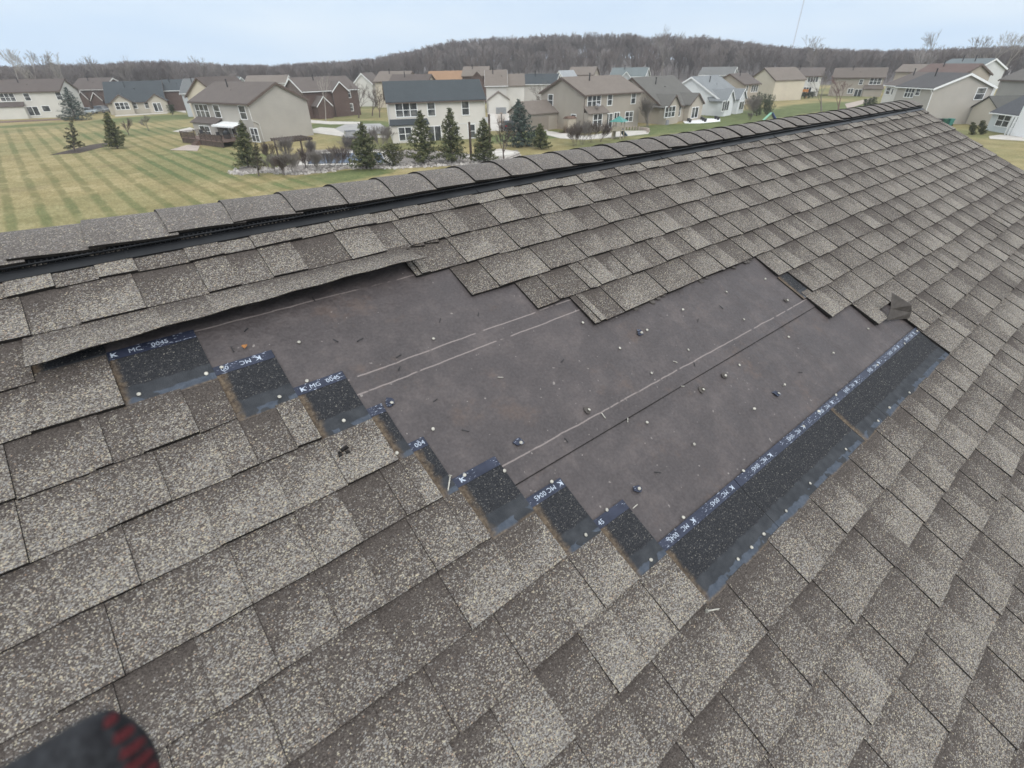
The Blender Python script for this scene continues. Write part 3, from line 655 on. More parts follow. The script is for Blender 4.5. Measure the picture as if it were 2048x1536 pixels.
# stones of the bed between lawn and pool, too many to count
def inside(x, y, P):
    c = False
    for (x0, y0), (x1, y1) in zip(P, P[1:]+P[:1]):
        if (y0 > y) != (y1 > y) and x < (x1-x0)*(y-y0)/(y1-y0)+x0: c = not c
    return c
RK = PO['rocks']
sheet_poly('rock_bed', RK, plain('pebble_bed', (.2, .178, .16), 1, .5, 3.5), .02)
mb = MB(); rnd = random.Random(8); nst = 0
edge = []
for (x0, y0), (x1, y1) in zip(RK, RK[1:]+RK[:1]):
    l = math.hypot(x1-x0, y1-y0)
    for t in np.arange(0, 1, .42/l): edge.append((x0+(x1-x0)*t+rnd.gauss(0, .25), y0+(y1-y0)*t+rnd.gauss(0, .25)))
while nst < 700:
    x, y = rnd.uniform(13, 49), rnd.uniform(52, 74)
    if inside(x, y, RK) and not inside(x, y, [(21.0, 68.8), (25.2, 78.3), (30, 76), (35.2, 70.6), (30.2, 60.6), (25.6, 63.9)]) and (x*.5+y < 77): edge.append((x, y)); nst += 1
for x, y in edge:
    if x*.5+y > 80: continue
    r = rnd.uniform(.08, .24); a = rnd.random()*6; c, s = math.cos(a)*r, math.sin(a)*r; h = r*rnd.uniform(.7, 1.1)
    b = [(x+c, y+s, 0), (x-s, y+c, 0), (x-c, y-s, 0), (x+s, y-c, 0)]
    mb.hexa(b, [(x+.6*(p[0]-x)+rnd.uniform(-.03, .03), y+.6*(p[1]-y), h*rnd.uniform(.8, 1)) for p in b], 0)
tag(mb.build('landscape_stones', plain('limestone', (.4, .37, .34), .9, .5, .9)), kind='stuff', label='pale landscaping stones bordering the pool bed', cat='stones')

# ------------------------------------------------------------------ houses
def win_mesh(x0, z0, x1, z1, cols, rows, detail):
    f = MB(); t = .11 if detail else .12
    f.box(x0-t, x0, -.07, .02, z0-t, z1+t); f.box(x1, x1+t, -.07, .02, z0-t, z1+t); f.box(x0, x1, -.07, .02, z1, z1+t); f.box(x0, x1, -.075, .02, z0-t, z0)
    for c in range(1, cols):
        x = x0+(x1-x0)*c/cols; f.box(x-.06, x+.06, -.06, .02, z0, z1)
    for r in range(1, rows):
        z = z0+(z1-z0)*r/rows
        for c in range(cols):
            a = x0+(x1-x0)*c/cols+(.06 if c else 0); b = x0+(x1-x0)*(c+1)/cols-(.06 if c < cols-1 else 0); f.box(a, b, -.055, .02, z-.035, z+.035)
    return f
def add_window(par, spec, Wd, frame=None):
    wall, s0, z0, s1, z1, cols, rows, kind, off = spec
    if wall == 'f': loc, rot = (0, -off, 0), 0
    elif wall == 'l': loc, rot = (0, 0, 0), R(-90); s0, s1 = -s1, -s0
    else: loc, rot = (Wd, 0, 0), R(90)
    nm = {'w': 'window', 'd': 'sliding_door', 'g': 'window'}[kind]
    f = win_mesh(s0, z0, s1, z1, cols, rows, True).build(nm, frame or M['white'], par, loc, (0, 0, rot))
    p = MB(); p.box(s0, s1, -.022, -.012, z0, z1); p.build('pane', M['glass'], f)
def slab(mb, p0, p1, q1, q0, th=.18):
    """roof slab: p0,p1 along the eave, q1,q0 along the ridge"""
    mb.hexa([tuple(Vector(p)-Vector((0, 0, th))) for p in (p0, p1, q1, q0)], [p0, p1, q1, q0])
def gable_roof(mb, x0, x1, y0, y1, ze, rise, ridge, o=.32):
    if ridge == 'x':
        ym = (y0+y1)/2; k = rise/(ym-y0); e = ze-k*o+.16; r = ze+rise+.16
        slab(mb, (x0-o, y0-o, e), (x1+o, y0-o, e), (x1+o, ym, r), (x0-o, ym, r)); slab(mb, (x1+o, y1+o, e), (x0-o, y1+o, e), (x0-o, ym, r), (x1+o, ym, r))
    else:
        xm = (x0+x1)/2; k = rise/(xm-x0); e = ze-k*o+.16; r = ze+rise+.16
        slab(mb, (x0-o, y1+o, e), (x0-o, y0-o, e), (xm, y0-o, r), (xm, y1+o, r)); slab(mb, (x1+o, y0-o, e), (x1+o, y1+o, e), (xm, y1+o, r), (xm, y0-o, r))
def gable_walls(mb, x0, x1, y0, y1, ze, rise, ridge, zb=-1.5):
    if ridge == 'x':
        ym = (y0+y1)/2; prof = [(y0, zb), (y1, zb), (y1, ze), (ym, ze+rise), (y0, ze)]; n = len(mb.v)
        mb.v += [(x0, y, z) for y, z in prof]+[(x1, y, z) for y, z in prof]
    else:
        xm = (x0+x1)/2; prof = [(x1, zb), (x0, zb), (x0, ze), (xm, ze+rise), (x1, ze)]; n = len(mb.v)
        mb.v += [(x, y0, z) for x, z in prof]+[(x, y1, z) for x, z in prof]
    mb.f += [tuple(n+i for i in range(4, -1, -1)), tuple(n+5+i for i in range(5))]+[(n+i, n+(i+1) % 5, n+5+(i+1) % 5, n+5+i) for i in range(5)]
    mb.m += [0]*7; mb.c += [None]*7
HD = {'H2':{'O':[18.55,111.77],'ang':-72,'W':17,'D':11,'He':5.6,'rise':2.6,'z0':0,'ridge':'x','win':[['f',1.0,3.29,4.98,5.14,3,2,'w',0],['f',6.71,3.38,8.41,5.18,1,2,'w',0],['f',14.11,3.38,15.77,5.22,1,2,'w',0],['f',6.1,-0.07,9.33,1.89,2,1,'d',0],['f',10.41,0.65,11.58,1.91,1,1,'w',0],['f',15.72,0.17,17.57,2.07,2,2,'w',0],['f',2.91,0.46,5.9,2.03,2,2,'w',1.3]]},
 'H3':{'O':[39.7,79.3],'ang':-25,'W':15,'D':10,'He':5.6,'rise':2.45,'z0':0,'ridge':'x','win':[['f',1.09,3.59,4.3,5.34,3,2,'w',0],['f',6.0,3.58,7.07,5.33,1,2,'w',0],['f',11.41,3.52,12.47,5.33,1,2,'w',0],['f',5.73,-0.19,7.71,2.05,2,1,'d',0],['f',9.45,-0.43,10.49,1.96,1,2,'w',0],['f',12.22,0.2,13.27,2.08,1,2,'w',0],['f',1.09,0.37,3.0,2.14,2,2,'w',1.0]]},
 'H4':{'O':[70.2,67.2],'ang':-4,'W':13.7,'D':12,'He':5.6,'rise':2.4,'z0':0,'ridge':'x','win':[['l',8.53,3.62,9.82,5.37,1,2,'w',0],['l',2.02,0.8,3.21,2.54,1,2,'w',0],['f',0.7,3.72,3.66,5.53,3,2,'w',0],['f',5.37,3.83,6.42,5.48,1,2,'w',0],['f',11.27,3.8,12.3,5.51,1,2,'w',0],['f',5.15,0.38,6.86,2.45,2,1,'d',0],['f',7.34,1.42,8.56,2.54,2,1,'w',0],['f',10.14,0.95,12.07,2.49,2,2,'w',0],['f',1.06,0.92,3.04,2.71,2,2,'w',1.3]]},
 'H5':{'O':[89.1,64.9],'ang':4,'W':14,'D':15,'He':2.9,'rise':4.6,'z0':0,'ridge':'x','win':[['f',-1.02,1.29,2.35,2.98,3,2,'w',1.2],['f',8.72,0.54,11.07,2.32,2,1,'d',1.2],['f',5.16,1.04,6.39,2.72,1,2,'w',0],['f',9.24,1.13,9.98,2.44,1,2,'w',0]]},
 'H6':{'O':[110.8,66.0],'ang':8,'W':13,'D':15,'He':2.9,'rise':4.2,'z0':0,'ridge':'x','win':[['f',-1.98,1.11,1.27,2.86,3,1,'w',1.2],['f',7.12,0.82,9.47,2.28,2,1,'d',1.2]]},
 'H7':{'O':[142.46,79.2],'ang':-8.37,'W':6.24,'D':10,'He':5.6,'rise':2.2,'z0':-0.91,'ridge':'x','win':[['f',1.08,3.84,1.69,5.3,1,1,'w',0],['f',3.13,3.73,5.75,5.29,3,1,'w',0]]},
 'H1':{'O':[-11.5,196.5],'ang':-25,'W':15,'D':10,'He':5.6,'rise':2.5,'z0':0.4,'ridge':'x','win':[['f',1.54,3.63,4.7,5.3,3,2,'w',0],['f',6.87,3.64,8.1,5.18,1,2,'w',0],['f',14.04,3.64,15.27,5.28,1,2,'w',0],['f',2.12,0.74,4.62,2.02,2,2,'w',0],['f',6.21,0.26,8.61,2.18,2,1,'d',0],['f',9.67,1.09,11.32,2.3,1,1,'w',0]]},
 'H10':{'O':[182.75,88.39],'ang':-65.64,'W':10.32,'D':9,'He':5.6,'rise':2.0,'z0':-0.14,'ridge':'x','win':[['f',4.6,4.45,5.63,5.47,1,1,'w',0],['f',6.6,4.01,9.34,5.52,4,1,'w',0],['f',0.92,0.49,4.37,2.4,3,1,'g',0],['f',6.07,1.04,8.21,2.58,3,1,'g',0]]},
 'H11':{'O':[190.9,77.41],'ang':-69.81,'W':13.55,'D':9,'He':5.6,'rise':2.3,'z0':-0.63,'ridge':'x','win':[['f',10.06,3.83,12.93,5.41,3,2,'w',0],['f',7.41,3.81,8.32,4.98,1,2,'w',0],['f',7.01,0.58,8.79,2.45,2,1,'d',0],['f',9.91,0.91,12.05,2.53,2,2,'w',0],['f',5.12,1.43,6.45,2.62,2,1,'w',0]]},
 'H12':{'O':[122.5,37.8],'ang':-124,'W':8.3,'D':11,'He':5.6,'rise':2.0,'z0':0,'ridge':'x','win':[['f',2.23,4.05,4.26,5.41,3,2,'w',0],['f',4.67,4.44,5.56,5.4,1,2,'w',0],['r',8.1,3.79,9.68,5.45,1,2,'w',0]]},
 'H16':{'O':[11.2,188.3],'ang':-14,'W':13.5,'D':13,'He':2.9,'rise':4.6,'z0':0,'ridge':'x','win':[['f',1.94,1.28,4.99,2.86,3,2,'w',1.2],['f',10.69,0.47,12.5,2.45,2,1,'d',1.2],['f',5.49,1.32,6.64,2.91,1,2,'w',0],['f',8.56,1.28,9.82,2.79,1,2,'w',0]]},
 'H22':{'O':[45.0,131.5],'ang':6,'W':14,'D':10,'He':5.6,'rise':2.5,'z0':0,'ridge':'x','win':[['f',7.37,0.68,8.96,4.63,1,3,'d',0],['f',2.78,0.72,3.85,2.4,1,2,'w',0],['f',10.44,1.02,12.01,2.5,2,2,'w',0],['f',10.73,3.85,11.88,5.43,1,2,'w',0]]},
 'H26':{'O':[84.26,114.3],'ang':-37.42,'W':5.05,'D':10,'He':5.6,'rise':3,'z0':0.14,'ridge':'x','win':[]},
 'H14':{'O':[116.06,21.33],'ang':-134.95,'W':12,'D':10,'He':2.9,'rise':3,'z0':-0.25,'ridge':'x','win':[['f',1.52,1.12,5.57,2.66,3,2,'w',0]]},
 'H8':{'O':[162.3,88.79],'ang':-107.86,'W':9.82,'D':11,'He':5.6,'rise':2.8,'z0':-0.48,'ridge':'y','win':[]},
 'H9':{'O':[191.65,97.45],'ang':-63.68,'W':4.73,'D':9,'He':5.6,'rise':2,'z0':-0.4,'ridge':'x','win':[]},
 'H13':{'O':[133.14,43.28],'ang':-137.71,'W':6.61,'D':9,'He':5.6,'rise':2.0,'z0':-0.14,'ridge':'x','win':[['f',0.88,4.01,2.42,5.13,1,2,'w',0],['f',3.09,4.0,3.68,4.99,1,1,'w',0]]},
 'H17':{'O':[5.21,211.94],'ang':-45.24,'W':10.3,'D':10,'He':5.6,'rise':2.6,'z0':0.12,'ridge':'x','win':[]},
 'H18':{'O':[24.68,190.41],'ang':-27.85,'W':5.96,'D':10,'He':5.6,'rise':2.4,'z0':-0.39,'ridge':'x','win':[]},
 'H19':{'O':[25.58,163.0],'ang':-30.36,'W':5.71,'D':10,'He':5.6,'rise':2.8,'z0':-0.35,'ridge':'x','win':[]},
 'H20':{'O':[20.06,122.37],'ang':-48.26,'W':6.53,'D':11,'He':5.6,'rise':2.8,'z0':0.47,'ridge':'y','win':[]},
 'H21':{'O':[42.94,225.96],'ang':-37.36,'W':11.71,'D':9,'He':5.6,'rise':2,'z0':-0.15,'ridge':'x','win':[]},
 'H23':{'O':[70.56,161.24],'ang':-45.33,'W':5.62,'D':9,'He':5.6,'rise':2.5,'z0':0.27,'ridge':'y','win':[]},
 'H24':{'O':[72.64,151.49],'ang':-51.88,'W':9.55,'D':9,'He':5.6,'rise':2.2,'z0':0.88,'ridge':'x','win':[]},
 'H24b':{'O':[67.6,133.9],'ang':-51.77,'W':10.16,'D':9,'He':5.6,'rise':2.2,'z0':0.32,'ridge':'x','win':[]},
 'H25':{'O':[98.0,165.11],'ang':-42.71,'W':11.09,'D':9,'He':5.6,'rise':2.2,'z0':0.44,'ridge':'x','win':[]},
 'H28':{'O':[97.45,116.65],'ang':-54.26,'W':9.09,'D':8,'He':5.6,'rise':2.0,'z0':0.02,'ridge':'x','win':[]},
 'H29':{'O':[117.49,125.62],'ang':-74.32,'W':3.92,'D':8,'He':5.6,'rise':2.2,'z0':0.25,'ridge':'y','win':[]},
 'H30':{'O':[133.15,135.54],'ang':-59.74,'W':8.24,'D':9,'He':5.6,'rise':2,'z0':1.12,'ridge':'x','win':[]},
 'H31':{'O':[133.45,117.79],'ang':-61.4,'W':10.29,'D':9,'He':5.6,'rise':2,'z0':0.81,'ridge':'x','win':[]},
 'H32':{'O':[171.64,112.09],'ang':-69.31,'W':10.46,'D':9,'He':5.6,'rise':2,'z0':0.35,'ridge':'x','win':[]},
 'H33':{'O':[98.74,145.69],'ang':-42.93,'W':7.58,'D':9,'He':5.6,'rise':2.2,'z0':1.6,'ridge':'x','win':[]},
 'H34':{'O':[171.83,46.45],'ang':-113.7,'W':9.84,'D':9,'He':5.6,'rise':1.9,'z0':1.87,'ridge':'x','win':[]},
 'H35':{'O':[157.35,46.21],'ang':-109.77,'W':10.57,'D':9,'He':5.6,'rise':1.9,'z0':1.04,'ridge':'x','win':[]},
 'H36':{'O':[211.54,67.33],'ang':-91.77,'W':6.25,'D':9,'He':5.6,'rise':1.8,'z0':0.46,'ridge':'x','win':[]},
 'H37':{'O':[149.31,28.49],'ang':-133.47,'W':8.73,'D':9,'He':5.6,'rise':2.2,'z0':0.47,'ridge':'x','win':[]},
 'H39':{'O':[51.9,205.55],'ang':-33.78,'W':12.99,'D':9,'He':5.6,'rise':2,'z0':0.28,'ridge':'x','win':[]}}
HOUSES = {}
def build_house(key, label, wallc, roofc, fascia='trim', wallmat=None, pipes=1, group=None, gables=(), sheds=(), wings=(), name='house'):
    h = HD[key]; r = empty(name, (h['O'][0], h['O'][1], h['z0']), R(h['ang'])); tag(r, label, 'house', group)
    Wd, D, He, ri, rd = h['W'], h['D'], h['He'], h['rise'], h['ridge']
    wm = wallmat or siding(wallc); rm = roofing(roofc)
    w = MB(); gable_walls(w, 0, Wd, 0, D, He, ri, rd, -1.5-h['z0']); w.build('wall', wm, r)
    g = MB(); gable_roof(g, 0, Wd, 0, D, He, ri, rd); ro = g.build('roof', rm, r)
    f = MB()
    if rd == 'x':
        k = ri/(D/2); e = He-k*.32+.0
        f.box(-.3, Wd+.3, -.46, -.33, e-.08, e+.06); f.box(-.3, Wd+.3, D+.33, D+.46, e-.08, e+.06)
        ym = D/2
        for x in (-.35, Wd+.323):
            for ya, yb in ((-.33, ym), (D+.33, ym)):
                za, zb = e-.02, He+ri-.02; f.hexa([(x, ya, za-.2), (x+.027, ya, za-.2), (x+.027, yb, zb-.2), (x, yb, zb-.2)][::1], [(x, ya, za+.15), (x+.027, ya, za+.15), (x+.027, yb, zb+.15), (x, yb, zb+.15)])
    else:
        xm = Wd/2; k = ri/xm; e = He-k*.32
        for xa in (-.33, Wd+.33): f.hexa([(xa, -.35, e-.2), (xa, -.323, e-.2), (xm, -.323, He+ri-.2), (xm, -.35, He+ri-.2)], [(xa, -.35, e+.14), (xa, -.323, e+.14), (xm, -.323, He+ri+.13), (xm, -.35, He+ri+.13)])
    f.build('fascia', M[fascia], r)
    for spec in h['win']: add_window(r, spec, Wd)
    if rd == 'x':
        for q in range(pipes):
            x = Wd*(.35+.3*q); y = D*.36; z = He+ri*(y/(D/2))
            p = MB(); p.tube((x, y, z), (x, y, z+1.25), .1, .1, 8); p.tube((x, y, z+1.2), (x, y, z+1.32), .14, .14, 8); p.build('flue_pipe', M['dark'], ro)
            p = MB(); p.box(x+2.0, x+2.35, y-.9, y-.55, z-.6, z-.2); p.build('roof_vent', rm, ro)
    for x0, x1, dep, ze, rise, yback in gables:
        w = MB(); gable_walls(w, x0, x1, -dep, .5, ze, rise, 'y', -1.5); w.build('gable_wall', wm, r)
        g = MB(); xm = (x0+x1)/2; o = .3; k = rise/(xm-x0); e = ze-k*o+.14; t = ze+rise+.14
        slab(g, (x0-o, yback*.45, e), (x0-o, -dep-o, e), (xm, -dep-o, t), (xm, yback, t), .16); slab(g, (x1+o, -dep-o, e), (x1+o, yback*.45, e), (xm, yback, t), (xm, -dep-o, t), .16)
        g.build('gable_roof', rm, r)
        g = MB()
        for xa in (x0-o, x1+o): g.hexa([(xa, -dep-o-.03, e-.28), (xa, -dep-o-.003, e-.28), (xm, -dep-o-.003, t-.28), (xm, -dep-o-.03, t-.28)], [(xa, -dep-o-.03, e-.02), (xa, -dep-o-.003, e-.02), (xm, -dep-o-.003, t-.02), (xm, -dep-o-.03, t-.02)])
        g.build('fascia', M[fascia], r)
    for x0, x1, dep, zb, zt in sheds:
        w = MB(); w.box(x0, x1, -dep, .01, -1.5, zb); w.build('bay_wall', wm, r)
        g = MB(); o = .25; k = (zt-zb)/dep
        n = len(g.v); slab(g, (x0-o, -dep-o, zb-k*o+.12), (x1+o, -dep-o, zb-k*o+.12), (x1+o*.2, -.003, zt), (x0-o*.2, -.003, zt), .12); g.build('bay_roof', rm, r)
    for x0, x1, y0, y1, ze, rise, rdg in wings:
        w = MB(); gable_walls(w, x0, x1, y0, y1, ze, rise, rdg); w.build('wing_wall', wm, r)
        g = MB(); gable_roof(g, x0, x1, y0, y1, ze, rise, rdg, .25); g.build('wing_roof', rm, r)
    HOUSES[key] = r; return r
TAUPE, CREAM, WHITE, GREIGE, GREY = (.38, .33, .27), (.54, .48, .38), (.62, .61, .6), (.4, .37, .33), (.42, .43, .44)
BR, DBR, NAVY, GRY, TAN = (.112, .094, .084), (.095, .078, .07), (.05, .058, .063), (.13, .135, .135), (.16, .135, .115)
BRICK = brickwork((.115, .077, .065))
h2 = build_house('H2', 'taupe two storey house with brown roof, wooden deck and big blank gable facing right', (.385, .358, .318), BR, 'browntrim', pipes=1, sheds=[(.9, 8.3, 1.3, 2.6, 3.35)])
h3 = build_house('H3', 'cream two storey house with dark slate blue roof behind the row of spruces', (.61, .575, .52), NAVY, 'browntrim', pipes=0, sheds=[(.0, 5.7, 1.0, 2.6, 3.25)])
h4 = build_house('H4', 'tan two storey house with brown roof, stone patio and satellite dish', (.35, .31, .262), TAN, 'browntrim', pipes=1, sheds=[(-.1, 4.35, 1.3, 2.95, 3.9)], wings=[(-6.3, -.02, 7, 13.5, 2.7, 1.7, 'x')])
h5 = build_house('H5', 'low beige house with mottled grey green roof and two small front gables', (.4, .355, .295), (.115, .11, .1), 'browntrim', gables=[(-.3, 3.9, 1.2, 3.0, 1.8, 5.2), (7.6, 12.6, 1.2, 3.0, 1.7, 5.2)])
h6 = build_house('H6', 'low white house with light grey roof and two white front gables', (.68, .69, .69), (.19, .2, .205), 'white', gables=[(-.4, 3.4, 1.2, 3.0, 1.8, 5.2), (6.2, 10.0, 1.2, 3.0, 1.7, 5.2)])
build_house('H7', 'beige two storey house with brown roof just right of the white low house', TAUPE, BR, 'browntrim', pipes=1)
build_house('H8', 'cream house whose gable end faces left, left of the brick house', CREAM, TAN, 'browntrim')
build_house('H9', 'small brick house with dark blue roof and a white bay window', (.2, .1, .08), NAVY, 'white', wallmat=BRICK)
build_house('H10', 'white two storey house with brown roof beyond the low clipped hedge', (.6, .58, .54), BR, 'browntrim')
build_house('H11', 'long tan house with grey brown roof behind the two round bare trees', (.33, .29, .24), (.12, .1, .085), 'browntrim', sheds=[(9.1, 14, 1.2, 2.75, 3.7)])
h12 = build_house('H12', 'beige two storey house with charcoal roof and white gutters at the ridge end', (.4, .37, .33), (.075, .072, .072), 'white', pipes=1)
build_house('H13', 'white walled unit with brown roof adjoining the charcoal roofed house', (.6, .58, .54), BR, 'white')
h14 = build_house('H14', 'pale grey low house with charcoal roof cut off by the right frame edge', (.5, .53, .53), (.07, .072, .078), 'white')
build_house('H1', 'cream two storey house with brown roof at the far left edge', (.56, .54, .49), DBR, 'browntrim', sheds=[(-1.5, 6.2, 1.2, 2.5, 3.4)])
build_house('H16', 'low tan house with slate blue roof and two small gables, behind the left lawn', (.44, .4, .33), NAVY, 'browntrim', pipes=1, gables=[(1.3, 5.8, 1.2, 3.1, 1.6, 5.2), (9.6, 14.1, 1.2, 3.0, 1.6, 5.2)])
build_house('H22', 'large red brick house with tall arched entry window behind the taupe house', (.2, .1, .08), BR, 'white', wallmat=BRICK, gables=[(7.0, 11.0, .6, 5.4, 1.8, 4.2), (1.6, 5.0, 2.6, 2.8, 1.7, 1.5)])
build_house('H26', 'off white house with brown roof and garage wing right of the slate roof', (.56, .54, .5), TAN, 'white', gables=[], wings=[(.5, 5.5, -4.5, -.02, 2.7, 1.6, 'y'), (5.0, 9.5, 1.5, 9, 5.4, 2.3, 'x')])
build_house('H17', 'brick house with brown roof behind the big blue spruce', (.2, .1, .08), DBR, 'trim', wallmat=BRICK, gables=[(2.2, 5.0, .6, 3.4, 1.8, 4), (6, 9.4, .6, 3.0, 1.8, 4)])
build_house('H18', 'narrow brick house with dark roof right of the slate blue roofed house', (.2, .1, .08), NAVY, 'white', wallmat=BRICK)
build_house('H19', 'pale grey sided house with grey roof left of the taupe house', (.45, .46, .47), GRY, 'white')
build_house('H20', 'cream gabled house wall peeking out behind the left edge of the taupe house', CREAM, DBR, 'browntrim')
build_house('H21', 'far house showing a grey green roof above the taupe house', GREY, (.14, .155, .155), 'white')
build_house('H23', 'white gabled house with windows beside the bare trees behind the brick house', (.58, .56, .52), BR, 'white')
build_house('H24', 'cream house with tan roof left of the slate blue roof', CREAM, TAN, 'browntrim')
build_house('H24b', 'low dark brown roof showing just over the slate blue roof', TAUPE, DBR, 'browntrim')
build_house('H25', 'far house with an orange brown new roof', TAUPE, (.26, .16, .095), 'browntrim', pipes=0)
build_house('H28', 'white house with dark navy roof behind the big blue spruce', (.55, .53, .5), NAVY, 'white')
build_house('H29', 'small white gable with pale roof beyond the navy roof', (.62, .6, .58), (.3, .31, .32), 'white')
build_house('H30', 'far taupe roof showing above the tan house', TAUPE, TAN, 'browntrim', pipes=0)
build_house('H31', 'far brick gabled house with grey green roof right of the tan house', GREY, (.13, .15, .15), 'white', gables=[(3.5, 6.5, .5, 5.2, 1.5, 3)])
build_house('H32', 'far grey roof at the wood edge above the white low house', GREY, (.14, .14, .135), 'white', pipes=0)
build_house('H33', 'far brown roof with a small brick gable right of the orange brown roof', TAUPE, TAN, 'browntrim', gables=[(3, 6, .5, 5.2, 1.4, 3)], wallmat=BRICK)
build_house('H34', 'far house with grey green roof and white end gable in front of the right wood', (.58, .58, .56), (.13, .15, .155), 'white', pipes=2)
build_house('H35', 'far dark red brown roof behind the charcoal roofed house', TAUPE, (.12, .085, .075), 'browntrim')
build_house('H36', 'far taupe roof right of the long tan house', TAUPE, TAN, 'browntrim', pipes=0)
build_house('H37', 'dim grey house half hidden by bare trees at the right frame edge', (.3, .29, .27), (.12, .11, .1), 'browntrim')
build_house('H39', 'far house with pale gable behind the taupe house roof', (.5, .48, .45), TAN, 'white', pipes=0)
# extra parts on the nearer houses
a = MB()
for q in range(13):
    x0 = 8.0+6.4*q/13; a.hexa([(x0, -2.0, 2.35), (x0+6.4/13, -2.0, 2.35), (x0+6.4/13, -.003, 2.75), (x0, -.003, 2.75)], [(x0, -2.0, 2.42), (x0+6.4/13, -2.0, 2.42), (x0+6.4/13, -.003, 2.82), (x0, -.003, 2.82)], q % 2)
    a.box(x0, x0+6.4/13, -2.03, -2.0, 2.18, 2.42, q % 2)
tag(a.build('striped_awning', [M['white'], M['clothblue']], h2), 'striped white awning')
def downspout(par, pts, mat):
    d = MB()
    for p, q in zip(pts, pts[1:]): d.tube(p, q, .06, .06, 6)
    d.build('downspout', mat, par)
downspout(h2, [(16.9, -.42, 5.4), (16.95, -.1, 5.0), (17.08, -.1, 3.2), (17.1, .9, 2.7), (17.1, 1.0, .1)], M['trim'])
downspout(h3, [(.1, -.08, 5.3), (.1, -.08, 3.3)], M['trim']); downspout(h3, [(14.9, -.4, 5.4), (15.05, -.08, 5.0), (15.05, -.08, .1)], M['trim'])
downspout(h4, [(0, -.4, 5.3), (-.08, -.1, 5.0), (-.08, -.1, .1)], M['browntrim'])
downspout(h12, [(8.2, -.42, 5.4), (8.36, -.1, 4.9), (8.38, .1, .3)], M['white']); downspout(h12, [(8.38, 11.2, 5.4), (8.38, 10.9, 4.9), (8.38, 10.9, .3)], M['white'])
rc = MB(); rc.box(8.4, 15.2, -.03, .6, 2.2, 2.35); rc.build('overhang_trim', M['trim'], h3)
d = MB(); d.tube((2.2, -1.0, 3.7), (2.2, -1.0, 4.0), .03, .03, 6); d.tube((2.2, -1.05, 4.05), (2.2, -1.12, 4.15), .38, .34, 12); d.build('satellite_dish', M['satd'], h4)
gd = MB(); gd.box(-6.0, -2.2, 6.9, 6.97, 0, 2.2); gd.build('garage_side', siding((.25, .215, .18)), h4)
bb = MB(); bb.tube((2.2, -.06, 1.6), (2.2, -.02, 1.6), .3, .3, 12); 
gw = MB(); gw.box(-.3, 3, -4.62, -4.55, 0, 2.1); 
d14 = MB(); d14.box(5.9, 6.1, -1.2, -1.0, 0, 2.8); d14.box(6.5, 6.7, -1.2, -1.0, 0, 2.8); d14.box(6.8, 10, -1.0, .0, -1, 4.2); d14.build('porch', M['white'], h14)
wgar = MB(); 
h12w = MB(); gable_walls(h12w, 8.4, 13.4, 8.5, 14.5, 2.6, 1.7, 'y'); h12w.build('garage_wall', siding((.55, .5, .42)), h12)
g = MB(); gable_roof(g, 8.4, 13.4, 8.5, 14.5, 2.6, 1.7, 'y', .3); g.build('garage_roof', roofing((.085, .083, .075)), h12)

# ------------------------------------------------------------------ trees
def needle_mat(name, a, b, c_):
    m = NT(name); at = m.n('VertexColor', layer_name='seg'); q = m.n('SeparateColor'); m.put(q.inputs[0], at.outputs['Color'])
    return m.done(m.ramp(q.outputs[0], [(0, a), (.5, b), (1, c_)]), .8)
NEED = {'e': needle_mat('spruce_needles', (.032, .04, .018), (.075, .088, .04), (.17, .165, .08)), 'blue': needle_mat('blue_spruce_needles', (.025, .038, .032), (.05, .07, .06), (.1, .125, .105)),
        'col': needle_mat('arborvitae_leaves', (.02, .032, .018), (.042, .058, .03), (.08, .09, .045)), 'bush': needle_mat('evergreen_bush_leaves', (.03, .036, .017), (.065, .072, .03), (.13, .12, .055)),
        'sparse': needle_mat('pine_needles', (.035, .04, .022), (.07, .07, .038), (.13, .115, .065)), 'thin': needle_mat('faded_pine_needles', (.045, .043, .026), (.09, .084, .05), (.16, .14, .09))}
def tri_cloud(P, size, rg, el=.35, flat=.5):
    n = len(P); d = rg.normal(size=(n, 3)); d[:, 2] *= flat; d /= np.linalg.norm(d, axis=1)[:, None]
    e = rg.normal(size=(n, 3)); e -= (e*d).sum(1)[:, None]*d; e /= np.linalg.norm(e, axis=1)[:, None]
    s = size*rg.uniform(.6, 1.4, n)[:, None]
    return np.stack([P-d*s+e*s*el*.5, P-d*s*.6-e*s*el, P+d*s], 1).reshape(-1, 3)
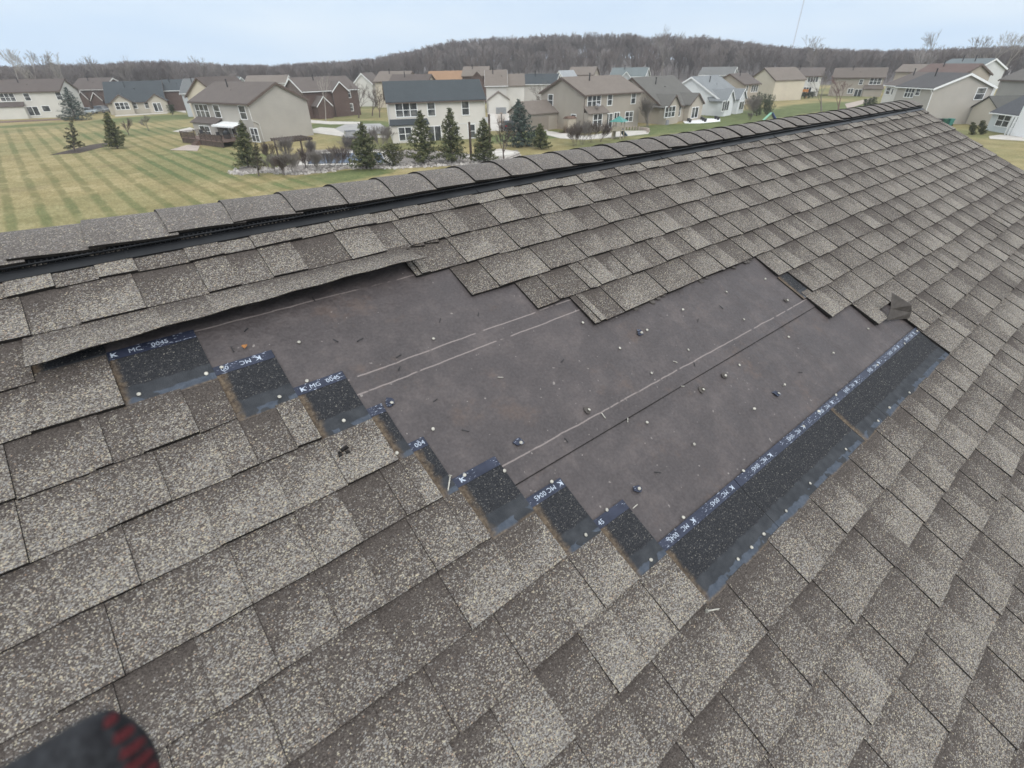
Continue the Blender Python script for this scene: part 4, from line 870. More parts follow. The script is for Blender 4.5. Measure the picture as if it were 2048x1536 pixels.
def conifer(kind, x, y, ht, lean, hw, seed, label, group=None):
    rg = np.random.default_rng(seed); r = empty({'col': 'arborvitae', 'bush': 'evergreen_bush', 'sparse': 'pine_tree', 'thin': 'pine_tree'}.get(kind, 'spruce_tree'), (x, y, 0)); tag(r, label, 'shrub' if kind in ('bush',) else 'tree', group)
    n = {'e': 3600, 'blue': 4600, 'col': 1000, 'bush': 1600, 'sparse': 1500, 'thin': 1200}[kind]; bot = {'e': .06, 'blue': .02, 'col': .0, 'bush': .0, 'sparse': .12, 'thin': .2}[kind]
    nb = {'e': 90, 'blue': 110, 'col': 60, 'bush': 45, 'sparse': 34, 'thin': 30}[kind]
    P = []; T = []; br = MB(); per = n//nb
    az = rg.uniform(-math.pi, math.pi)
    tx = np.array([-y, x])/math.hypot(x, y); hw *= 1.28 if kind in ('e', 'blue') else 1.12
    for b in range(nb):
        t = bot+(1-bot)*(b+rg.random())/nb; a = az+b*2.4+rg.normal()*.3
        if kind == 'col': L_ = hw*min(1, (1-t)*2.6+.06)*(.8+.3*rg.random())
        elif kind == 'bush': L_ = hw*math.sqrt(max(.02, 1-(t*1.02)**2))*(.6+.5*rg.random())
        elif kind == 'sparse': L_ = hw*(1-t*.85)*(.4+.7*rg.random())
        else: L_ = hw*(1-t)**.8*(.62+.55*rg.random())+.08
        up = {'e': .18, 'blue': .1, 'col': 1.2, 'bush': .5, 'sparse': .1, 'thin': .35}[kind]-.15*(1-t)
        m_ = max(6, int(per*(L_/hw)*1.6)); s = rg.uniform(.0, 1, m_)**.65
        w = .2*L_*(1-s*.5)
        px = math.cos(a)*L_*s+rg.normal(size=m_)*w*.5; py = math.sin(a)*L_*s+rg.normal(size=m_)*w*.5
        pz = t*ht+L_*s*up+L_*.22*s*s+rg.normal(size=m_)*.07*ht/5-.12*L_*s
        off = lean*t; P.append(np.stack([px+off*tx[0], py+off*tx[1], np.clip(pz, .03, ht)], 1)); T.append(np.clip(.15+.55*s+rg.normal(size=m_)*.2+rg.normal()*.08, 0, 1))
        if kind in ('sparse', 'thin', 'e') and b % 2 == 0:
            c = (off*tx[0], off*tx[1], t*ht); br.tube(c, (c[0]+math.cos(a)*L_*.9, c[1]+math.sin(a)*L_*.9, c[2]+L_*(up+.1)), .025, .008, 4, caps=False)
    P = np.concatenate(P); T = np.concatenate(T); V = tri_cloud(P, {'col': .17, 'bush': .17, 'sparse': .2, 'thin': .17}.get(kind, .2)*(.6+.4*min(1.5, hw/1.6)), rg, .3, .6)
    V[:, 2] = np.maximum(V[:, 2], .01)
    C_ = np.stack([T, T, T, np.ones_like(T)], 1)
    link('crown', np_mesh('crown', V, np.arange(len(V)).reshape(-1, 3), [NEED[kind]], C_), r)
    br.tube((0, 0, -.2), (lean*.95*tx[0], lean*.95*tx[1], ht*.93), .035*hw+.06, .015, 7)
    br.build('trunk', M['bark'], r); return r
EV = [['sparse',-0.2,106.5,4.0,-1.3,1.62],['e',5.3,105.3,4.9,-0.4,1.41],['blue',2.8,175.0,7.0,-0.8,2.66],['e',15.9,71.7,5.1,-0.6,1.34],['thin',15.2,64.9,3.4,-0.6,0.83],['e',26.3,60.3,4.9,-0.2,1.74],['bush',29.4,59.5,2.4,-0.2,1.67],['e',33.2,58.8,5.7,-0.2,1.85],['e',36.2,56.8,6.0,-0.1,1.69],['e',39.1,54.0,4.8,-0.1,1.43],['blue',51.4,61.3,6.0,0.5,2.43],['e',51.7,57.4,3.2,0.3,1.14],['col',23.6,173.5,2.3,-0.4,0.92],['col',119.8,62.9,3.6,0.9,0.81],['col',118.4,60.8,4.3,1.1,0.79],['col',121.3,61.1,3.8,1.0,0.8],['col',126.7,62.7,3.4,0.9,0.83],['col',115.9,60.1,3.0,0.8,0.78],['col',117.3,58.5,3.0,0.8,0.77],['col',174.8,78.4,1.4,0.4,0.67],['col',175.4,77.5,1.5,0.4,0.67],['col',176.0,76.6,1.4,0.4,0.66],['col',178.8,76.7,1.6,0.4,0.67],['col',141.7,48.5,2.3,0.7,0.57],['col',142.2,47.9,2.5,0.5,0.57],['col',145.5,48.2,2.6,0.7,0.58],['bush',107.8,21.1,1.7,0.6,0.53],['bush',109.3,20.3,1.9,0.6,0.58],['bush',19.4,117.5,1.9,-0.4,0.82]]
LAB = ['sparse open pine leaning left on the striped lawn', 'dense dark spruce leaning left beside the sparse pine', 'big blue green spruce in front of the cream far left house', 'dense dark green spruce beside the brown deck', 'thin faded pine leaning over the lawn right of the deck spruce',
       'green spruce in front of the black pickup truck', 'low wide pine bush between two spruces at the pool', 'tall green spruce in front of the cream house\'s left windows', 'tallest green spruce before the sliding door of the cream house', 'dark slim spruce by the round patio right of the cream house',
       'large blue spruce between the cream house and the tan house', 'small spruce just right of the large blue spruce', 'small clipped arborvitae at the right end of the slate blue roofed low house']
LAB += ['leftmost column of the arborvitae clump right of the white low house', 'tallest spire of the arborvitae clump right of the white low house', 'third spire of the arborvitae clump right of the white low house', 'rightmost spire of the arborvitae clump right of the white low house', 'low front arborvitae at the left of the clump', 'low front arborvitae in the right of the clump']
LAB += ['small arborvitae at the left end of the low hedge row', 'second small arborvitae of the low hedge row', 'third small arborvitae of the low hedge row', 'small arborvitae at the right end of the low hedge row']
LAB += ['leftmost of three arborvitae beside the ridge end', 'middle one of three arborvitae beside the ridge end', 'rightmost of three arborvitae beside the ridge end', 'left evergreen bush on the lawn of the pale grey low house', 'right evergreen bush on the lawn of the pale grey low house', 'round dark bush at the far corner of the brown deck']
GRP = {'col': 'columnar arborvitae', 'e': 'spruces around the pool', 'bush': 'evergreen bushes'}
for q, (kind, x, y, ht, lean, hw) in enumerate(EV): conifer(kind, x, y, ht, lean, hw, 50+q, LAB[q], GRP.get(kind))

def bare_tree_arrays(ht, spread, rg, levels=4, nb=5, w0=.12, stem=.3, multi=1, min_w=.012):
    """tapered three-sided limbs; returns vertices and quads"""
    V, F = [], []
    def limb(p, d, l, w, lev):
        segs = 2; 
        for s in range(segs):
            q = p+d*l/segs; w1 = w*(1-.35/segs*1.4) if lev < levels else w*.6
            a = np.cross(d, [0.3, .5, .81]); a /= np.linalg.norm(a); b = np.cross(d, a); k = len(V)
            for c, ww in ((p, w), (q, w1)):
                for t in (0, 2.094, 4.189): V.append(c+(a*math.cos(t)+b*math.sin(t))*max(min_w, ww))
            for i in range(3): j = (i+1) % 3; F.append((k+i, k+j, k+3+j, k+3+i))
            p = q; w = w1; d = d+rg.normal(size=3)*.09; d[2] += .05; d /= np.linalg.norm(d)
            if lev < levels:
                for _ in range(nb if s == segs-1 else max(1, nb//2)):
                    e = rg.normal(size=3); e -= e@d*d; e /= np.linalg.norm(e); sp = spread*rg.uniform(.6, 1.3)
                    dd = d*math.cos(sp)+e*math.sin(sp); dd[2] = abs(dd[2])*.8+.15; dd /= np.linalg.norm(dd)
                    limb(p, dd, l*rg.uniform(.5, .75), w*.55, lev+1)
    for m_ in range(multi):
        d = np.array([rg.normal()*(.3 if multi > 5 else .18)*(multi > 1), rg.normal()*(.3 if multi > 5 else .18)*(multi > 1), 1.]); d /= np.linalg.norm(d)
        limb(np.array([rg.normal()*.1*(multi > 1), rg.normal()*.1*(multi > 1), -.1]), d, ht*stem, w0, 1)
    V = np.array(V); f = ht/V[:, 2].max(); V *= f; return V, np.array(F)
BARKS = [plain('twig_brown', (.13, .1, .088), .95, .2, .4), plain('twig_grey', (.2, .178, .16), .95, .2, .4), plain('twig_red', (.17, .105, .095), .95, .2, .4), plain('twig_pale', (.34, .31, .27), .95, .2, .4)]
def bare_tree(x, y, ht, lean, seed, label, bark=0, name='bare_tree', cat='tree', group=None, z=0., **kw):
    rg = np.random.default_rng(seed); V, F = bare_tree_arrays(ht, rg=rg, **kw); tx = np.array([-y, x])/math.hypot(x, y); t = V[:, 2]/ht
    V[:, 0] += lean*t*tx[0]; V[:, 1] += lean*t*tx[1]
    if name == 'bare_tree':
        r = empty(name, (x, y, z)); tag(r, label, cat, group)
        nt_ = 6; link('trunk', np_mesh('trunk', V[:4*nt_//2], F[F.max(1) < 4*nt_//2] if (F.max(1) < 4*nt_//2).any() else F[:3], [BARKS[bark]]), r)
        keep = F.min(1) >= 12; ix = F[keep]-12; link('crown', np_mesh('crown', V[12:], ix, [BARKS[bark]]), r)
        return r
    o = link(name, np_mesh(name, V, F, [BARKS[bark]]), None, (x, y, z)); tag(o, label, cat, group); return o
BT = [[8.8,124.4,3.0,-0.2],[12.9,131.6,2.8,0.1],[45.7,122.5,9.2,-1.7],[84.0,63.8,5.1,1.1],[134.7,55.0,8.0,2.6],[130.7,49.8,7.1,1.7],[42.0,53.7,4.8,0.4],[54.5,124.7,7.1,-1.7],[59.1,127.1,6.9,-1.7],[118.3,145.3,8.3,-0.4],[183.0,83.9,5.1,1.4],[107.4,56.7,1.3,0.5],[119.2,69.6,2.0,0.2],[85.7,95.8,7.0,-0.1],[58.5,121.9,6.0,-0.7]]
BL = ['small bare tree left of the young tree on the far lawn', 'young bare tree on the lawn right of the leaning spruce', 'tall slender pale trunked tree in front of the brick house', 'wide bushy bare tree at the right corner of the tan house', 'round bare tree on the green lawn before the white far house', 'reddish bare tree just right of the round bare tree', 'slim bare sapling beside the timber posts',
      'dark bare tree right of the brick house', 'bare tree beside the left wall of the slate roofed cream house', 'bare tree at the white house with garage wing', 'young bare tree in front of the far white house', 'tiny bare tree near the blue swing slide', 'low bare tree by the white patio', 'dark bare tree behind the big blue spruce', 'bare tree by the street beyond the pickup truck']
for q, (x, y, ht, lean) in enumerate(BT):
    kw = dict(levels=4, nb=4, spread=.5, w0=.02*ht, stem=.3)
    if q == 2: kw = dict(levels=4, nb=3, spread=.35, w0=.013*ht, stem=.42)
    if q == 3: kw = dict(levels=4, nb=4, spread=.36, w0=.012*ht, stem=.34, multi=5)
    if q in (4, 5): kw = dict(levels=5, nb=3, spread=.48, w0=.016*ht, stem=.24, multi=1, min_w=.011)
    bare_tree(x, y, ht, lean, 300+q, BL[q], {2: 3, 4: 1, 5: 2, 7: 0}.get(q, (0, 1)[q % 2]), group='bare garden trees', **kw)
SH = [[17.2,65.9,2.0,-0.5],[17.6,63.4,2.0,-0.5],[18.5,62.5,2.0,-0.5],[20.9,65.5,2.1,-0.5],[20.9,62.3,2.0,-0.4],[22.9,63.5,2.1,-0.4],[24.5,63.9,2.1,-0.4],[21.5,74.1,2.2,-0.6],[19.5,74.9,2.2,-0.6],[27.9,68.8,2.3,-0.4],[24.2,72.5,2.3,-0.5],[61.4,57.1,2.6,0.2],[58.6,56.1,2.5,0.2],[63.2,56.8,2.6,0.2],[34.5,73.4,2.5,-0.4],[38.1,78.8,2.6,-0.4],[57.1,56.1,2.5,0.1],[107.3,56.9,3.3,0.8]]
SHL = ['bare grey shrub at the left end of the stone bed', 'bare shrub second from the left end of the stone bed', 'bare shrub on the stone bed below the pergola', 'bare shrub left of the pool cover', 'bare shrub in front of the pool cover\'s left corner', 'bare shrub in front of the middle of the pool cover', 'bare shrub before the pool\'s right half', 'bare shrub left of the pergola by the deck', 'tall bare purple grey shrub beside the deck',
       'bare shrub at the back of the pool by the pickup', 'bare shrub right of the pergola', 'thin reedy shrub on the lawn right of the small spruce', 'reedy shrub left of the ball shaped bush', 'reddish shrub near the playset', 'bare shrub behind the pine bush', 'bare shrub at the left corner of the cream house', 'pale reedy shrub just above the ridge', 'twiggy shrub by the white low house']
for q, (x, y, ht, lean) in enumerate(SH):
    bare_tree(x, y, ht*(1.05+.4*((q*7) % 5)/5), 0, 400+q, SHL[q], (1, 0, 1, 0, 1)[q % 5], name='bare_shrub', cat='shrub', group='bare shrubs', levels=4, nb=4, spread=.36, w0=.014, stem=.34, multi=8, min_w=.006)
def tuft(x, y, h, w, label, seed):
    rg = np.random.default_rng(seed); n = 260; b = rg.normal(size=(n, 2))*w*.25; t = rg.normal(size=(n, 2))*w*.55
    P = np.zeros((n, 3, 3)); P[:, 0, :2] = b-.02; P[:, 1, :2] = b+.02; P[:, 2, :2] = b+t; P[:, 2, 2] = h*rg.uniform(.6, 1, n)
    o = link('ornamental_grass', np_mesh('ornamental_grass', P.reshape(-1, 3), np.arange(3*n).reshape(-1, 3), [M['flower']]), None, (x, y, 0)); tag(o, label, 'grass tuft', 'dry ornamental grasses')
tuft(27.8, 62.0, 1.6, .9, 'dry orange grass tuft at the front edge of the pool', 1); tuft(70.0, 90, 3.0, 1.6, 'dry orange grass tuft beside the white garage door', 2)
tuft(66.5, 68.6, 2.2, 1.3, 'dry orange grass tuft by the tan garden shed', 3); tuft(45.5, 62.8, 1.8, 1.2, 'dry orange grass tuft right of the slim dark spruce', 4)

# ------------------------------------------------------------------ the wood beyond the houses
rg = np.random.default_rng(99); protos = []
for q in range(7): protos.append(bare_tree_arrays(1., levels=4, nb=4, spread=.34, rg=np.random.default_rng(900+q), w0=.011, stem=.3, multi=1, min_w=.0026))
VV, FF, CC = [], [], []; base = 0; NT_ = 2600
for q in range(NT_):
    az = rg.uniform(-14, 106); d = 300+150*rg.random()**.8; x, y = d*math.cos(R(az)), d*math.sin(R(az)); gz = ground_z(x, y)
    top = CAMZ+sky_tan(az)*d*rg.uniform(.8, 1.02)-rg.random()*1.5
    if d < 345: top = min(top, gz+rg.uniform(11, 17))
    ht = max(8., top-gz)
    V, F = protos[q % 7]; t = rg.uniform(0, 6.28); c, s = math.cos(t), math.sin(t); wd = rg.uniform(.9, 1.25)
    X = np.stack([(V[:, 0]*c-V[:, 1]*s)*ht*wd, (V[:, 0]*s+V[:, 1]*c)*ht*wd, V[:, 2]*ht], 1)+[x, y, gz]
    VV.append(X); FF.append(F+base); base += len(V); k = np.clip(rg.normal(.4, .22), 0, 1); CC.append(np.tile([k, rg.random(), k, 1.], (len(F), 1)))
m = NT('woodland_bark'); at = m.n('VertexColor', layer_name='seg'); q = m.n('SeparateColor'); m.put(q.inputs[0], at.outputs['Color'])
c0 = m.ramp(q.outputs[0], [(0, (.105, .09, .086)), (.5, (.18, .158, .15)), (1, (.32, .29, .27))]); c0 = m.mix(m.math('MULTIPLY', q.outputs[1], .35), c0, (.15, .1, .085))
wood = link('bare_woodland', np_mesh('bare_woodland', np.concatenate(VV), np.concatenate(FF), [m.done(c0, .95)], np.concatenate(CC)))
tag(wood, 'grey brown leafless wood along the horizon behind the houses', 'wood', kind='stuff')
tall = [(91.5, .0247), (90.5, .0235), (89.7, .0236), (88.7, .021), (86.5, .018), (84.6, .017), (15.6, .0295), (24.0, .0285), (11.9, .0245), (10.9, .026), (13.0, .021), (36.6, .047), (79.2, .017), (9.6, .026)]
TL = ['leftmost tall skyline tree at the left frame edge', 'second tall skyline tree from the left frame edge', 'third tall skyline tree from the left frame edge', 'fourth tall skyline tree from the left frame edge', 'rounded skyline tree left of the slate blue low roof', 'skyline tree above the slate blue low roof', 'broad lone crown standing above the right skyline', 'round crown rising above the wood over the round garden tree',
      'tall sparse tree above the charcoal roof at right', 'tallest sparse tree near the right frame edge', 'faint tree crown between the lone crown and the right edge', 'single crown topping the highest part of the wood', 'bushy skyline tree above the grey sided house', 'last tall tree cut by the right frame edge']
for q, (az, e) in enumerate(tall):
    d = 290; x, y = d*math.cos(R(az)), d*math.sin(R(az)); gz = ground_z(x, y); ht = CAMZ+e*d-gz
    bare_tree(x, y, ht, 0, 700+q, TL[q], 3 if q in (0, 1, 3, 8, 9) else 1, group='tall skyline trees', z=gz, levels=5, nb=3, spread=.4, w0=.01*ht, stem=.22, min_w=.016)

# ------------------------------------------------------------------ things in the gardens and the street
def car(x, y, rz, label, c, kind='car', sc=1.):
    r = empty({'truck': 'pickup_truck'}.get(kind, 'parked_car'), (x, y, .05), rz); tag(r, label, 'truck' if kind == 'truck' else 'car')
    pt = plain('car_paint', c, .25, .05); hw_ = .95*sc
    P = {'car': [(-2.2, .35), (2.2, .35), (2.25, .75), (1.2, .95), (-1.5, 1.0), (-2.2, .9)], 'van': [(-2.4, .35), (2.3, .35), (2.4, .85), (1.7, 1.05), (-2.3, 1.1), (-2.4, 1.0)], 'truck': [(-2.8, .5), (2.7, .5), (2.75, 1.05), (1.6, 1.2), (-2.8, 1.22)]}[kind]
    T = {'car': [(1.1, .95), (.4, 1.42), (-1.0, 1.42), (-1.6, 1.0)], 'van': [(1.6, 1.05), (.9, 1.7), (-2.1, 1.72), (-2.3, 1.1)], 'truck': [(1.5, 1.2), (.8, 1.85), (-.7, 1.88), (-.95, 1.22)]}[kind]
    def ext(mb, P, w0, w1=None):
        n = len(P); k = len(mb.v); w1 = w0 if w1 is None else w1; zm = max(p[1] for p in P); z0 = min(p[1] for p in P)
        for s in (-1, 1): mb.v += [(px, s*(w0+(w1-w0)*(pz-z0)/(zm-z0)), pz) for px, pz in P]
        mb.f += [tuple(k+i for i in range(n)), tuple(k+n+i for i in range(n-1, -1, -1))]+[(k+(i+1) % n, k+i, k+n+i, k+n+(i+1) % n) for i in range(n)]; mb.m += [0]*(n+2); mb.c += [None]*(n+2)
    b = MB(); ext(b, P, hw_); ext(b, [(p[0]*.97, p[1]+.02) for p in T if p[1] > 1.3]+[(T[-1][0]*.8, T[-1][1]+.32), (T[0][0]*.8, T[0][1]+.3)] if False else [(T[1][0], T[1][1]), (T[2][0], T[2][1]), (T[2][0], T[2][1]+.05), (T[1][0], T[1][1]+.05)], hw_*.78, hw_*.78); b.build('body', pt, r)
    g = MB(); ext(g, T, hw_*.93, hw_*.76); g.build('window', M['glass'], r)
    for wx in (-1.45, 1.45):
        for s in (-1, 1):
            w = MB(); w.tube((wx, s*(hw_-.2), .33), (wx, s*(hw_+.02), .33), .34, .34, 14); wo = w.build('wheel', M['rubber'], r)
            w = MB(); w.tube((wx, s*(hw_+.02), .33), (wx, s*(hw_+.035), .33), .2, .2, 10); w.build('rim', M['alloy'], wo)
    for s in (-1, 1):
        w = MB(); w.box(P[0][0]-.03, P[0][0]+.1, s*.7-.14, s*.7+.14, .72, .9); w.build('tail_light', plain('red_lens', (.3, .02, .02), .3), r)
        w = MB(); w.box(P[1][0]-.05, P[1][0]+.06, s*.7-.16, s*.7+.16, .62, .76); w.build('headlight', M['alloy'], r)
    return r
car(34.0, 81.8, R(72), 'black pickup truck parked on the driveway behind the pool, seen from the rear', (.012, .013, .016), 'truck', 1.08)
car(6.9, 199, R(-30), 'pale silver blue car parked behind the big blue spruce', (.5, .56, .62)); car(10.3, 200, R(-60), 'grey van parked next to the pale silver blue car', (.25, .26, .27), 'van')
car(30.2, 196, R(15), 'dark car parked on the driveway left of the taupe house', (.02, .02, .024)); car(63.3, 79.5, R(60), 'dark car beside the large blue spruce', (.03, .035, .05))
# deck behind the taupe house
fx = Vector((math.cos(R(-72)), math.sin(R(-72)), 0)); fy = Vector((math.cos(R(18)), math.sin(R(18)), 0)); Oh = Vector((HD['H2']['O'][0], HD['H2']['O'][1], 0))
dr = empty('wooden_deck', Oh+fx*4.6-fy*5.8, R(-74)); tag(dr, 'dark brown wooden deck with railing behind the taupe house', 'deck')
d = MB()
for q in range(28): d.box(q*.46, q*.46+.44, 0, 4.6, .72, .78)
d.build('floor', M['rust'], dr)
d = MB(); d.box(0, 12.9, .05, .1, 0, .71); d.box(0, .05, .1, 4.6, 0, .71); d.build('skirt', M['timber'], dr)
def rail(par, x0, y0, x1, y1, z):
    m = MB(); v = Vector((x1-x0, y1-y0, 0)); n = max(1, int(v.length/1.6)); k = int(v.length/.16)
    for q in range(n+1): p = Vector((x0, y0, z))+v*q/n; m.box(p.x-.05, p.x+.05, p.y-.05, p.y+.05, z, z+1.0)
    for h in (.12, .9):
        m.tube((x0, y0, z+h), (x1, y1, z+h), .035, .035, 4)
    for q in range(k): p = Vector((x0, y0, z))+v*(q+.5)/k; m.tube((p.x, p.y, z+.1), (p.x, p.y, z+.9), .03, .03, 4, caps=False)
    m.build('railing', M['timber'], par)
rail(dr, 0, .1, 4.6, .1, .78); rail(dr, 6.2, .1, 12.8, .1, .78); rail(dr, 0, .1, 0, 4.5, .78); rail(dr, 12.8, .1, 12.8, 4.5, .78)
d = MB()
for q in range(3): d.box(4.7, 6.1, -.3*(q+1), -.3*q, .0, .6-.2*q)
d.build('steps', M['rust'], dr)
def chair(x, y, z, rz, label, mat):
    r = empty('patio_chair', (x, y, z), rz); tag(r, label, 'chair', 'patio furniture'); s = MB(); s.box(-.28, .28, -.28, .28, .38, .44); s.build('seat', mat, r)
    s = MB(); s.hexa([(-.28, .24, .44), (.28, .24, .44), (.28, .3, .44), (-.28, .3, .44)], [(-.28, .34, 1.0), (.28, .34, 1.0), (.28, .4, 1.0), (-.28, .4, 1.0)]); s.build('backrest', mat, r)
    for a in (-.25, .25):
        for b in (-.25, .25): s = MB(); s.tube((a, b, 0), (a, b, .38), .025, .025, 5); s.build('leg', mat, r)
for q, (a, b, lb) in enumerate(((2.0, 2.0, 'dark patio chair at the left end of the wooden deck'), (3.6, 2.3, 'dark patio chair second from the left on the wooden deck'), (7.4, 1.8, 'dark patio chair on the wooden deck under the awning'))):
    p = Oh+fx*(5.0+a)-fy*(5.4-b); chair(p.x, p.y, .78, q*1.3, lb, M['dark'])
p = Oh+fx*(5.0+9.0)-fy*3.2
r = empty('barbecue_grill', (p.x, p.y, .78), R(-72)); tag(r, 'black covered barbecue grill at the spruce end of the wooden deck', 'grill'); s = MB(); s.box(-.6, .6, -.3, .3, .05, .8); s.build('cabinet', M['black'], r); s = MB(); s.tube((-.5, 0, .85), (.5, 0, .85), .3, .3, 12); s.build('hood', M['black'], r)
# pergola
r = empty('pergola', (23.6, 77.3, -.5), R(4)); tag(r, 'dark wooden pergola between the bare shrubs and the taupe house', 'pergola')
for a in (-1.8, 1.8):
    for b in (-1.6, 1.6): s = MB(); a *= 1; s.box(a-.09, a+.09, b-.09, b+.09, 0, 2.5); s.build('post', M['timber'], r)
s = MB(); s.box(-2.2, 2.2, -1.72, -1.6, 2.4, 2.6); s.box(-2.2, 2.2, 1.6, 1.72, 2.4, 2.6); s.build('beam', M['timber'], r)
s = MB()
for q in range(12): s.box(-2.13+q*.38, -2.06+q*.38, -2.0, 2.0, 2.6, 2.74)
s.build('rafters', M['timber'], r)
# pool fence, timber posts, basketball hoop
r = empty('pool_fence', (21.3, 66.8, 0)); tag(r, 'thin black metal fence along the front of the pool', 'fence')
pts = [(0, 0), (4.2, -3.6), (8.8, -6.6), (10.8, -2.2), (13.4, 3.0)]
s = MB()
for (a, b), (c, e) in zip(pts, pts[1:]):
    for h in (.15, 1.15): s.tube((a, b, h), (c, e, h), .025, .025, 4)
    n = int(math.hypot(c-a, e-b)/.3)
    for q in range(n): s.tube((a+(c-a)*q/n, b+(e-b)*q/n, .1), (a+(c-a)*q/n, b+(e-b)*q/n, 1.2), .012, .012, 4, caps=False)
s.build('panel', M['black'], r)
for a, b in pts: s = MB(); s.tube((a, b, 0), (a, b, 1.3), .045, .045, 5); s.build('post', M['black'], r)
for x, y, h, lb in ((38.6, 56.1, 4.3, 'tall dark timber post left of the slim dark spruce'), (42.0, 56.6, 4.9, 'tall weathered timber post right of the slim dark spruce')):
    s = MB(); s.tube((0, 0, 0), (0, 0, h), .16, .14, 8); s.tube((0, 0, h), (0, 0, h+.12), .2, .05, 8); o = s.build('timber_post', M['timber'], None, (x, y, 0)); tag(o, lb, 'post', 'timber posts at the round patio')
r = empty('basketball_hoop', (60.3, 77.6, 0), R(-40)); tag(r, 'basketball hoop on a dark pole on the driveway', 'basketball hoop'); s = MB(); s.tube((0, 0, 0), (0, 0, 3.3), .07, .07, 6); s.build('pole', M['dark'], r)
s = MB(); s.box(-.9, .9, -.5, -.45, 2.9, 3.9); s.box(-.05, .05, -.45, 0, 3.1, 3.3); s.build('backboard', M['alloy'], r); s = MB()
for q in range(12): a, b = 2*math.pi*q/12, 2*math.pi*(q+1)/12; s.tube((.23*math.cos(a), -.8+.23*math.sin(a), 3.05), (.23*math.cos(b), -.8+.23*math.sin(b), 3.05), .015, .015, 4)
s.build('rim', M['orange'], r)
# round patio with fire ring
s = MB(); s.tube((0, 0, .0), (0, 0, .12), 2.3, 2.3, 28); tag(s.build('round_patio', plain('pale_flagstone', (.5, .47, .43), .9, .2, .6), None, (44.2, 58.0, 0)), 'pale round stone patio right of the cream house', 'patio')
s = MB(); n = 26
for q in range(n): a = math.pi*(-.2+1.25*q/n)-.6; c, e = math.cos(a), math.sin(a); b = [(3.2*c-.12*e, 3.2*e+.12*c, 0), (3.2*c+.12*e, 3.2*e-.12*c, 0), (3.5*c+.12*e, 3.5*e-.12*c, 0), (3.5*c-.12*e, 3.5*e+.12*c, 0)]; s.hexa(b, [(p[0], p[1], .55) for p in b])
tag(s.build('garden_wall', M['stonepave'], None, (75.6, 61.5, 0)), 'low curved stone seat wall around the tan house patio', 'wall')
# playset
r = empty('playset', (67.5, 57.0, 0), R(20)); tag(r, 'small playset tower with teal roof and dark slide', 'playset')
for a in (-.7, .7):
    for b in (-.7, .7): s = MB(); s.box(a-.06, a+.06, b-.06, b+.06, 0, 2.5); s.build('post', M['tan'], r)
s = MB(); s.box(-.75, .75, -.75, .75, 1.15, 1.25); s.box(-.75, -.7, -.75, .75, 1.25, 1.8); s.box(-.75, .75, .7, .75, 0, 1.8); s.build('platform', M['tan'], r)
s = MB(); n = len(s.v); ring = [(-1.15, -1.15, 2.45), (1.15, -1.15, 2.45), (1.15, 1.15, 2.45), (-1.15, 1.15, 2.45)]
s.hexa(ring, [(-.35, -.35, 2.95), (.35, -.35, 2.95), (.35, .35, 2.95), (-.35, .35, 2.95)]); s.hexa([(-.35, -.35, 2.95), (.35, -.35, 2.95), (.35, .35, 2.95), (-.35, .35, 2.95)], [(-.1, -.1, 3.15), (.1, -.1, 3.15), (.1, .1, 3.15), (-.1, .1, 3.15)]); s.build('canopy', M['teal'], r)
s = MB()
for q in range(8):
    t0, t1 = q/8, (q+1)/8; z = lambda t: 1.2*(1-t)**1.3+.12; x = lambda t: .75+2.4*t
    s.hexa([(x(t0), -.45, z(t0)-.04), (x(t1), -.45, z(t1)-.04), (x(t1), .15, z(t1)-.04), (x(t0), .15, z(t0)-.04)], [(x(t0), -.45, z(t0)), (x(t1), -.45, z(t1)), (x(t1), .15, z(t1)), (x(t0), .15, z(t0))])
    for yy in (-.5, .15): s.hexa([(x(t0), yy, z(t0)-.04), (x(t1), yy, z(t1)-.04), (x(t1), yy+.05, z(t1)-.04), (x(t0), yy+.05, z(t0)-.04)], [(x(t0), yy, z(t0)+.18), (x(t1), yy, z(t1)+.18), (x(t1), yy+.05, z(t1)+.18), (x(t0), yy+.05, z(t0)+.18)])
s.build('slide', M['blue'], r)
# tan shed, air conditioners, kids' slide, bins
r = empty('garden_shed', (67.9, 68.2, 0), R(-4)); tag(r, 'small tan resin shed against the tan house side wall', 'shed'); s = MB(); s.box(-.9, .9, -.6, .6, 0, 2.2); s.build('cabinet', M['tan'], r)
s = MB(); s.hexa([(-1, -.7, 2.2), (1, -.7, 2.2), (1, .7, 2.2), (-1, .7, 2.2)], [(-.9, -.2, 2.55), (.9, -.2, 2.55), (.9, .2, 2.55), (-.9, .2, 2.55)]); s.build('lid', M['rust'], r)
s = MB(); s.box(-.87, -.02, -.63, -.603, .1, 2.1); s.build('door', M['tan'], r); s = MB(); s.box(.02, .87, -.63, -.603, .1, 2.1); s.build('door', M['tan'], r)
for x, y, lb in ((89.3, 63.9, 'grey air conditioner box at the corner of the low beige house'), (69.4, 66.2, 'dark air conditioner box beside the tan resin shed')):
    r = empty('air_conditioner', (x, y, 0)); tag(r, lb, 'air conditioner'); s = MB(); s.box(-.4, .4, -.4, .4, 0, .8); s.build('cabinet', M['satd'], r); s = MB(); s.tube((0, 0, .8), (0, 0, .83), .34, .34, 14); s.build('fan_grille', M['dark'], r)
r = empty('toy_slide', (110.5, 54.5, 0), R(-30)); tag(r, 'small green and blue toy slide on the lawn', 'slide'); s = MB(); s.hexa([(-1.4, -.3, 0), (-1.2, -.3, 0), (-1.2, .3, 0), (-1.4, .3, 0)], [(-.1, -.3, 1.2), (.1, -.3, 1.2), (.1, .3, 1.2), (-.1, .3, 1.2)]); s.build('chute', plain('mint_plastic', (.25, .5, .36), .5), r)
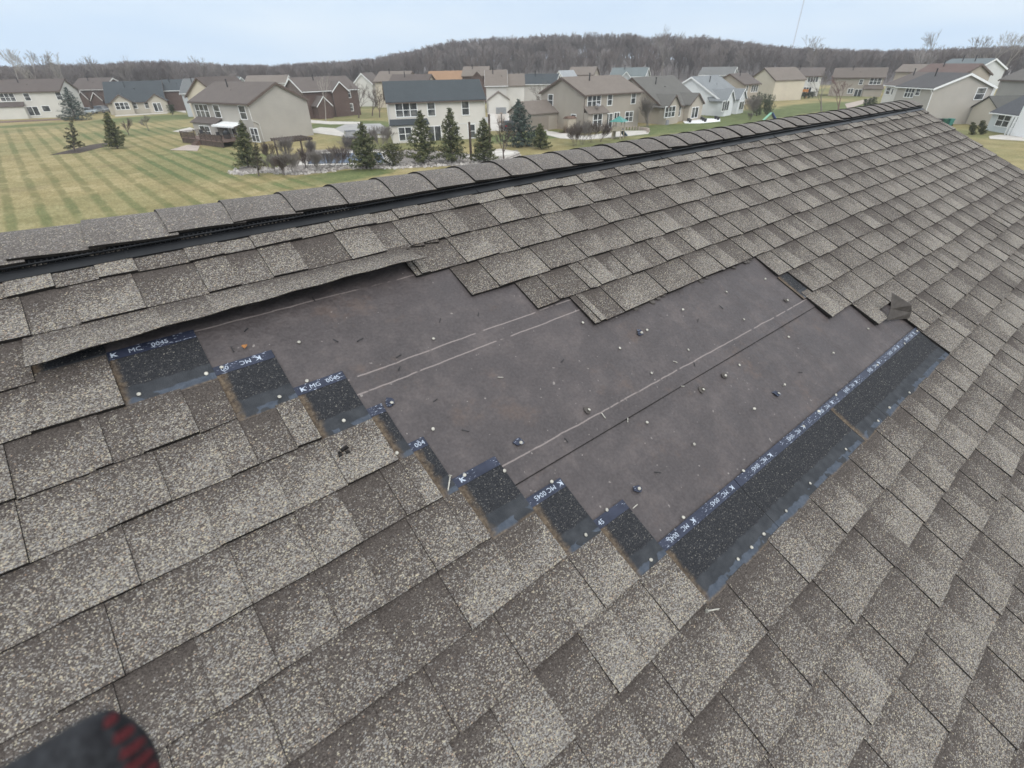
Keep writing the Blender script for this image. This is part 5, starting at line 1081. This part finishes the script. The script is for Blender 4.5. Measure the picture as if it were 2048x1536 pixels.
s = MB(); s.hexa([(1.1, -.5, 0), (1.3, -.5, 0), (1.3, .5, 0), (1.1, .5, 0)], [(.1, -.4, 1.25), (.2, -.4, 1.25), (.2, .4, 1.25), (.1, .4, 1.25)]); s.build('ladder', plain('toy_blue', (.06, .1, .3), .5), r)
def wbin(x, y, rz, lb, mat):
    r = empty('wheelie_bin', (x, y, 0), rz); tag(r, lb, 'bin', 'rubbish bins'); s = MB(); s.hexa([(-.28, -.3, .05), (.28, -.3, .05), (.28, .3, .05), (-.28, .3, .05)], [(-.38, -.4, 1.05), (.38, -.4, 1.05), (.38, .4, 1.05), (-.38, .4, 1.05)]); s.build('body', mat, r)
    s = MB(); s.hexa([(-.42, -.46, 1.05), (.42, -.46, 1.05), (.42, .44, 1.05), (-.42, .44, 1.05)], [(-.36, -.4, 1.15), (.36, -.4, 1.15), (.36, .4, 1.12), (-.36, .4, 1.12)]); s.build('lid', mat, r)
    for a in (-.3, .3): s = MB(); s.tube((a-.04, .32, .13), (a+.04, .32, .13), .13, .13, 10); s.build('wheel', M['rubber'], r)
wbin(118.2, 28.6, R(-125), 'dark bin at the left of the bins beside the beige gable wall', M['dark']); wbin(118.9, 27.9, R(-125), 'dark green bin in the middle of the bins beside the beige gable wall', plain('bin_green', (.02, .09, .06), .5)); wbin(119.7, 27.2, R(-125), 'teal bin at the right of the bins beside the beige gable wall', M['teal'])
# orange playset by the far white house, planters on the white patio
r = empty('wooden_playset', (176.5, 80.0, 0), R(-66)); tag(r, 'orange wooden play structure before the far white house', 'playset'); s = MB()
for a in (-2.2, -.7, .7, 2.2): s.box(a-.1, a+.1, -.1, .1, 0, 2.2)
s.build('post', M['orange'], r); s = MB(); s.box(-2.4, 2.4, -.2, .2, 1.6, 2.3); s.box(-2.2, .6, -.15, .15, .6, 1.2); s.build('beam', M['orange'], r)
rnd = random.Random(6)
for q in range(7):
    x, y = 95.2+q*1.5, 62.6+1.6*math.sin(q*2.1); s = MB(); s.tube((0, 0, 0), (0, 0, .55), .22, .32, 10); o = s.build('planter', M['dark'], None, (x, y, .06)); tag(o, 'dark plant pot standing on the white patio of the low white house', 'planter', 'plant pots on the white patio')
# radio mast
r = empty('radio_mast', (640*math.cos(R(25.8)), 640*math.sin(R(25.8)), ground_z(640*math.cos(R(25.8)), 640*math.sin(R(25.8)))-.5), 0); tag(r, 'thin pale lattice radio mast rising out of the wood into the sky', 'mast')
s = MB(); Hm = 90
for a in range(3):
    t = 2.1*a; s.tube((.45*math.cos(t), .45*math.sin(t), 0), (.45*math.cos(t), .45*math.sin(t), Hm), .09, .09, 4)
for q in range(60):
    z = q*1.5
    for a in range(3): t, t2 = 2.1*a, 2.1*(a+1); s.tube((.45*math.cos(t), .45*math.sin(t), z), (.45*math.cos(t2), .45*math.sin(t2), z+1.5), .05, .05, 3, caps=False)
s.build('lattice', plain('mast_paint', (.45, .4, .4), .6), r)

# ------------------------------------------------------------------ moist air that pales the far wood
hb = MB(); hb.box(-800, 800, -800, 800, -1.2, 110)
hm = bpy.data.materials.new('moist_air'); hm.use_nodes = True; ht_ = hm.node_tree; ht_.nodes.clear()
ho = ht_.nodes.new('ShaderNodeOutputMaterial'); hv = ht_.nodes.new('ShaderNodeVolumePrincipled'); hv.inputs['Color'].default_value = (.97, .98, 1, 1); hv.inputs['Density'].default_value = .00038
ht_.links.new(hv.outputs[0], ho.inputs['Volume'])
tag(hb.build('haze', hm), kind='stuff')
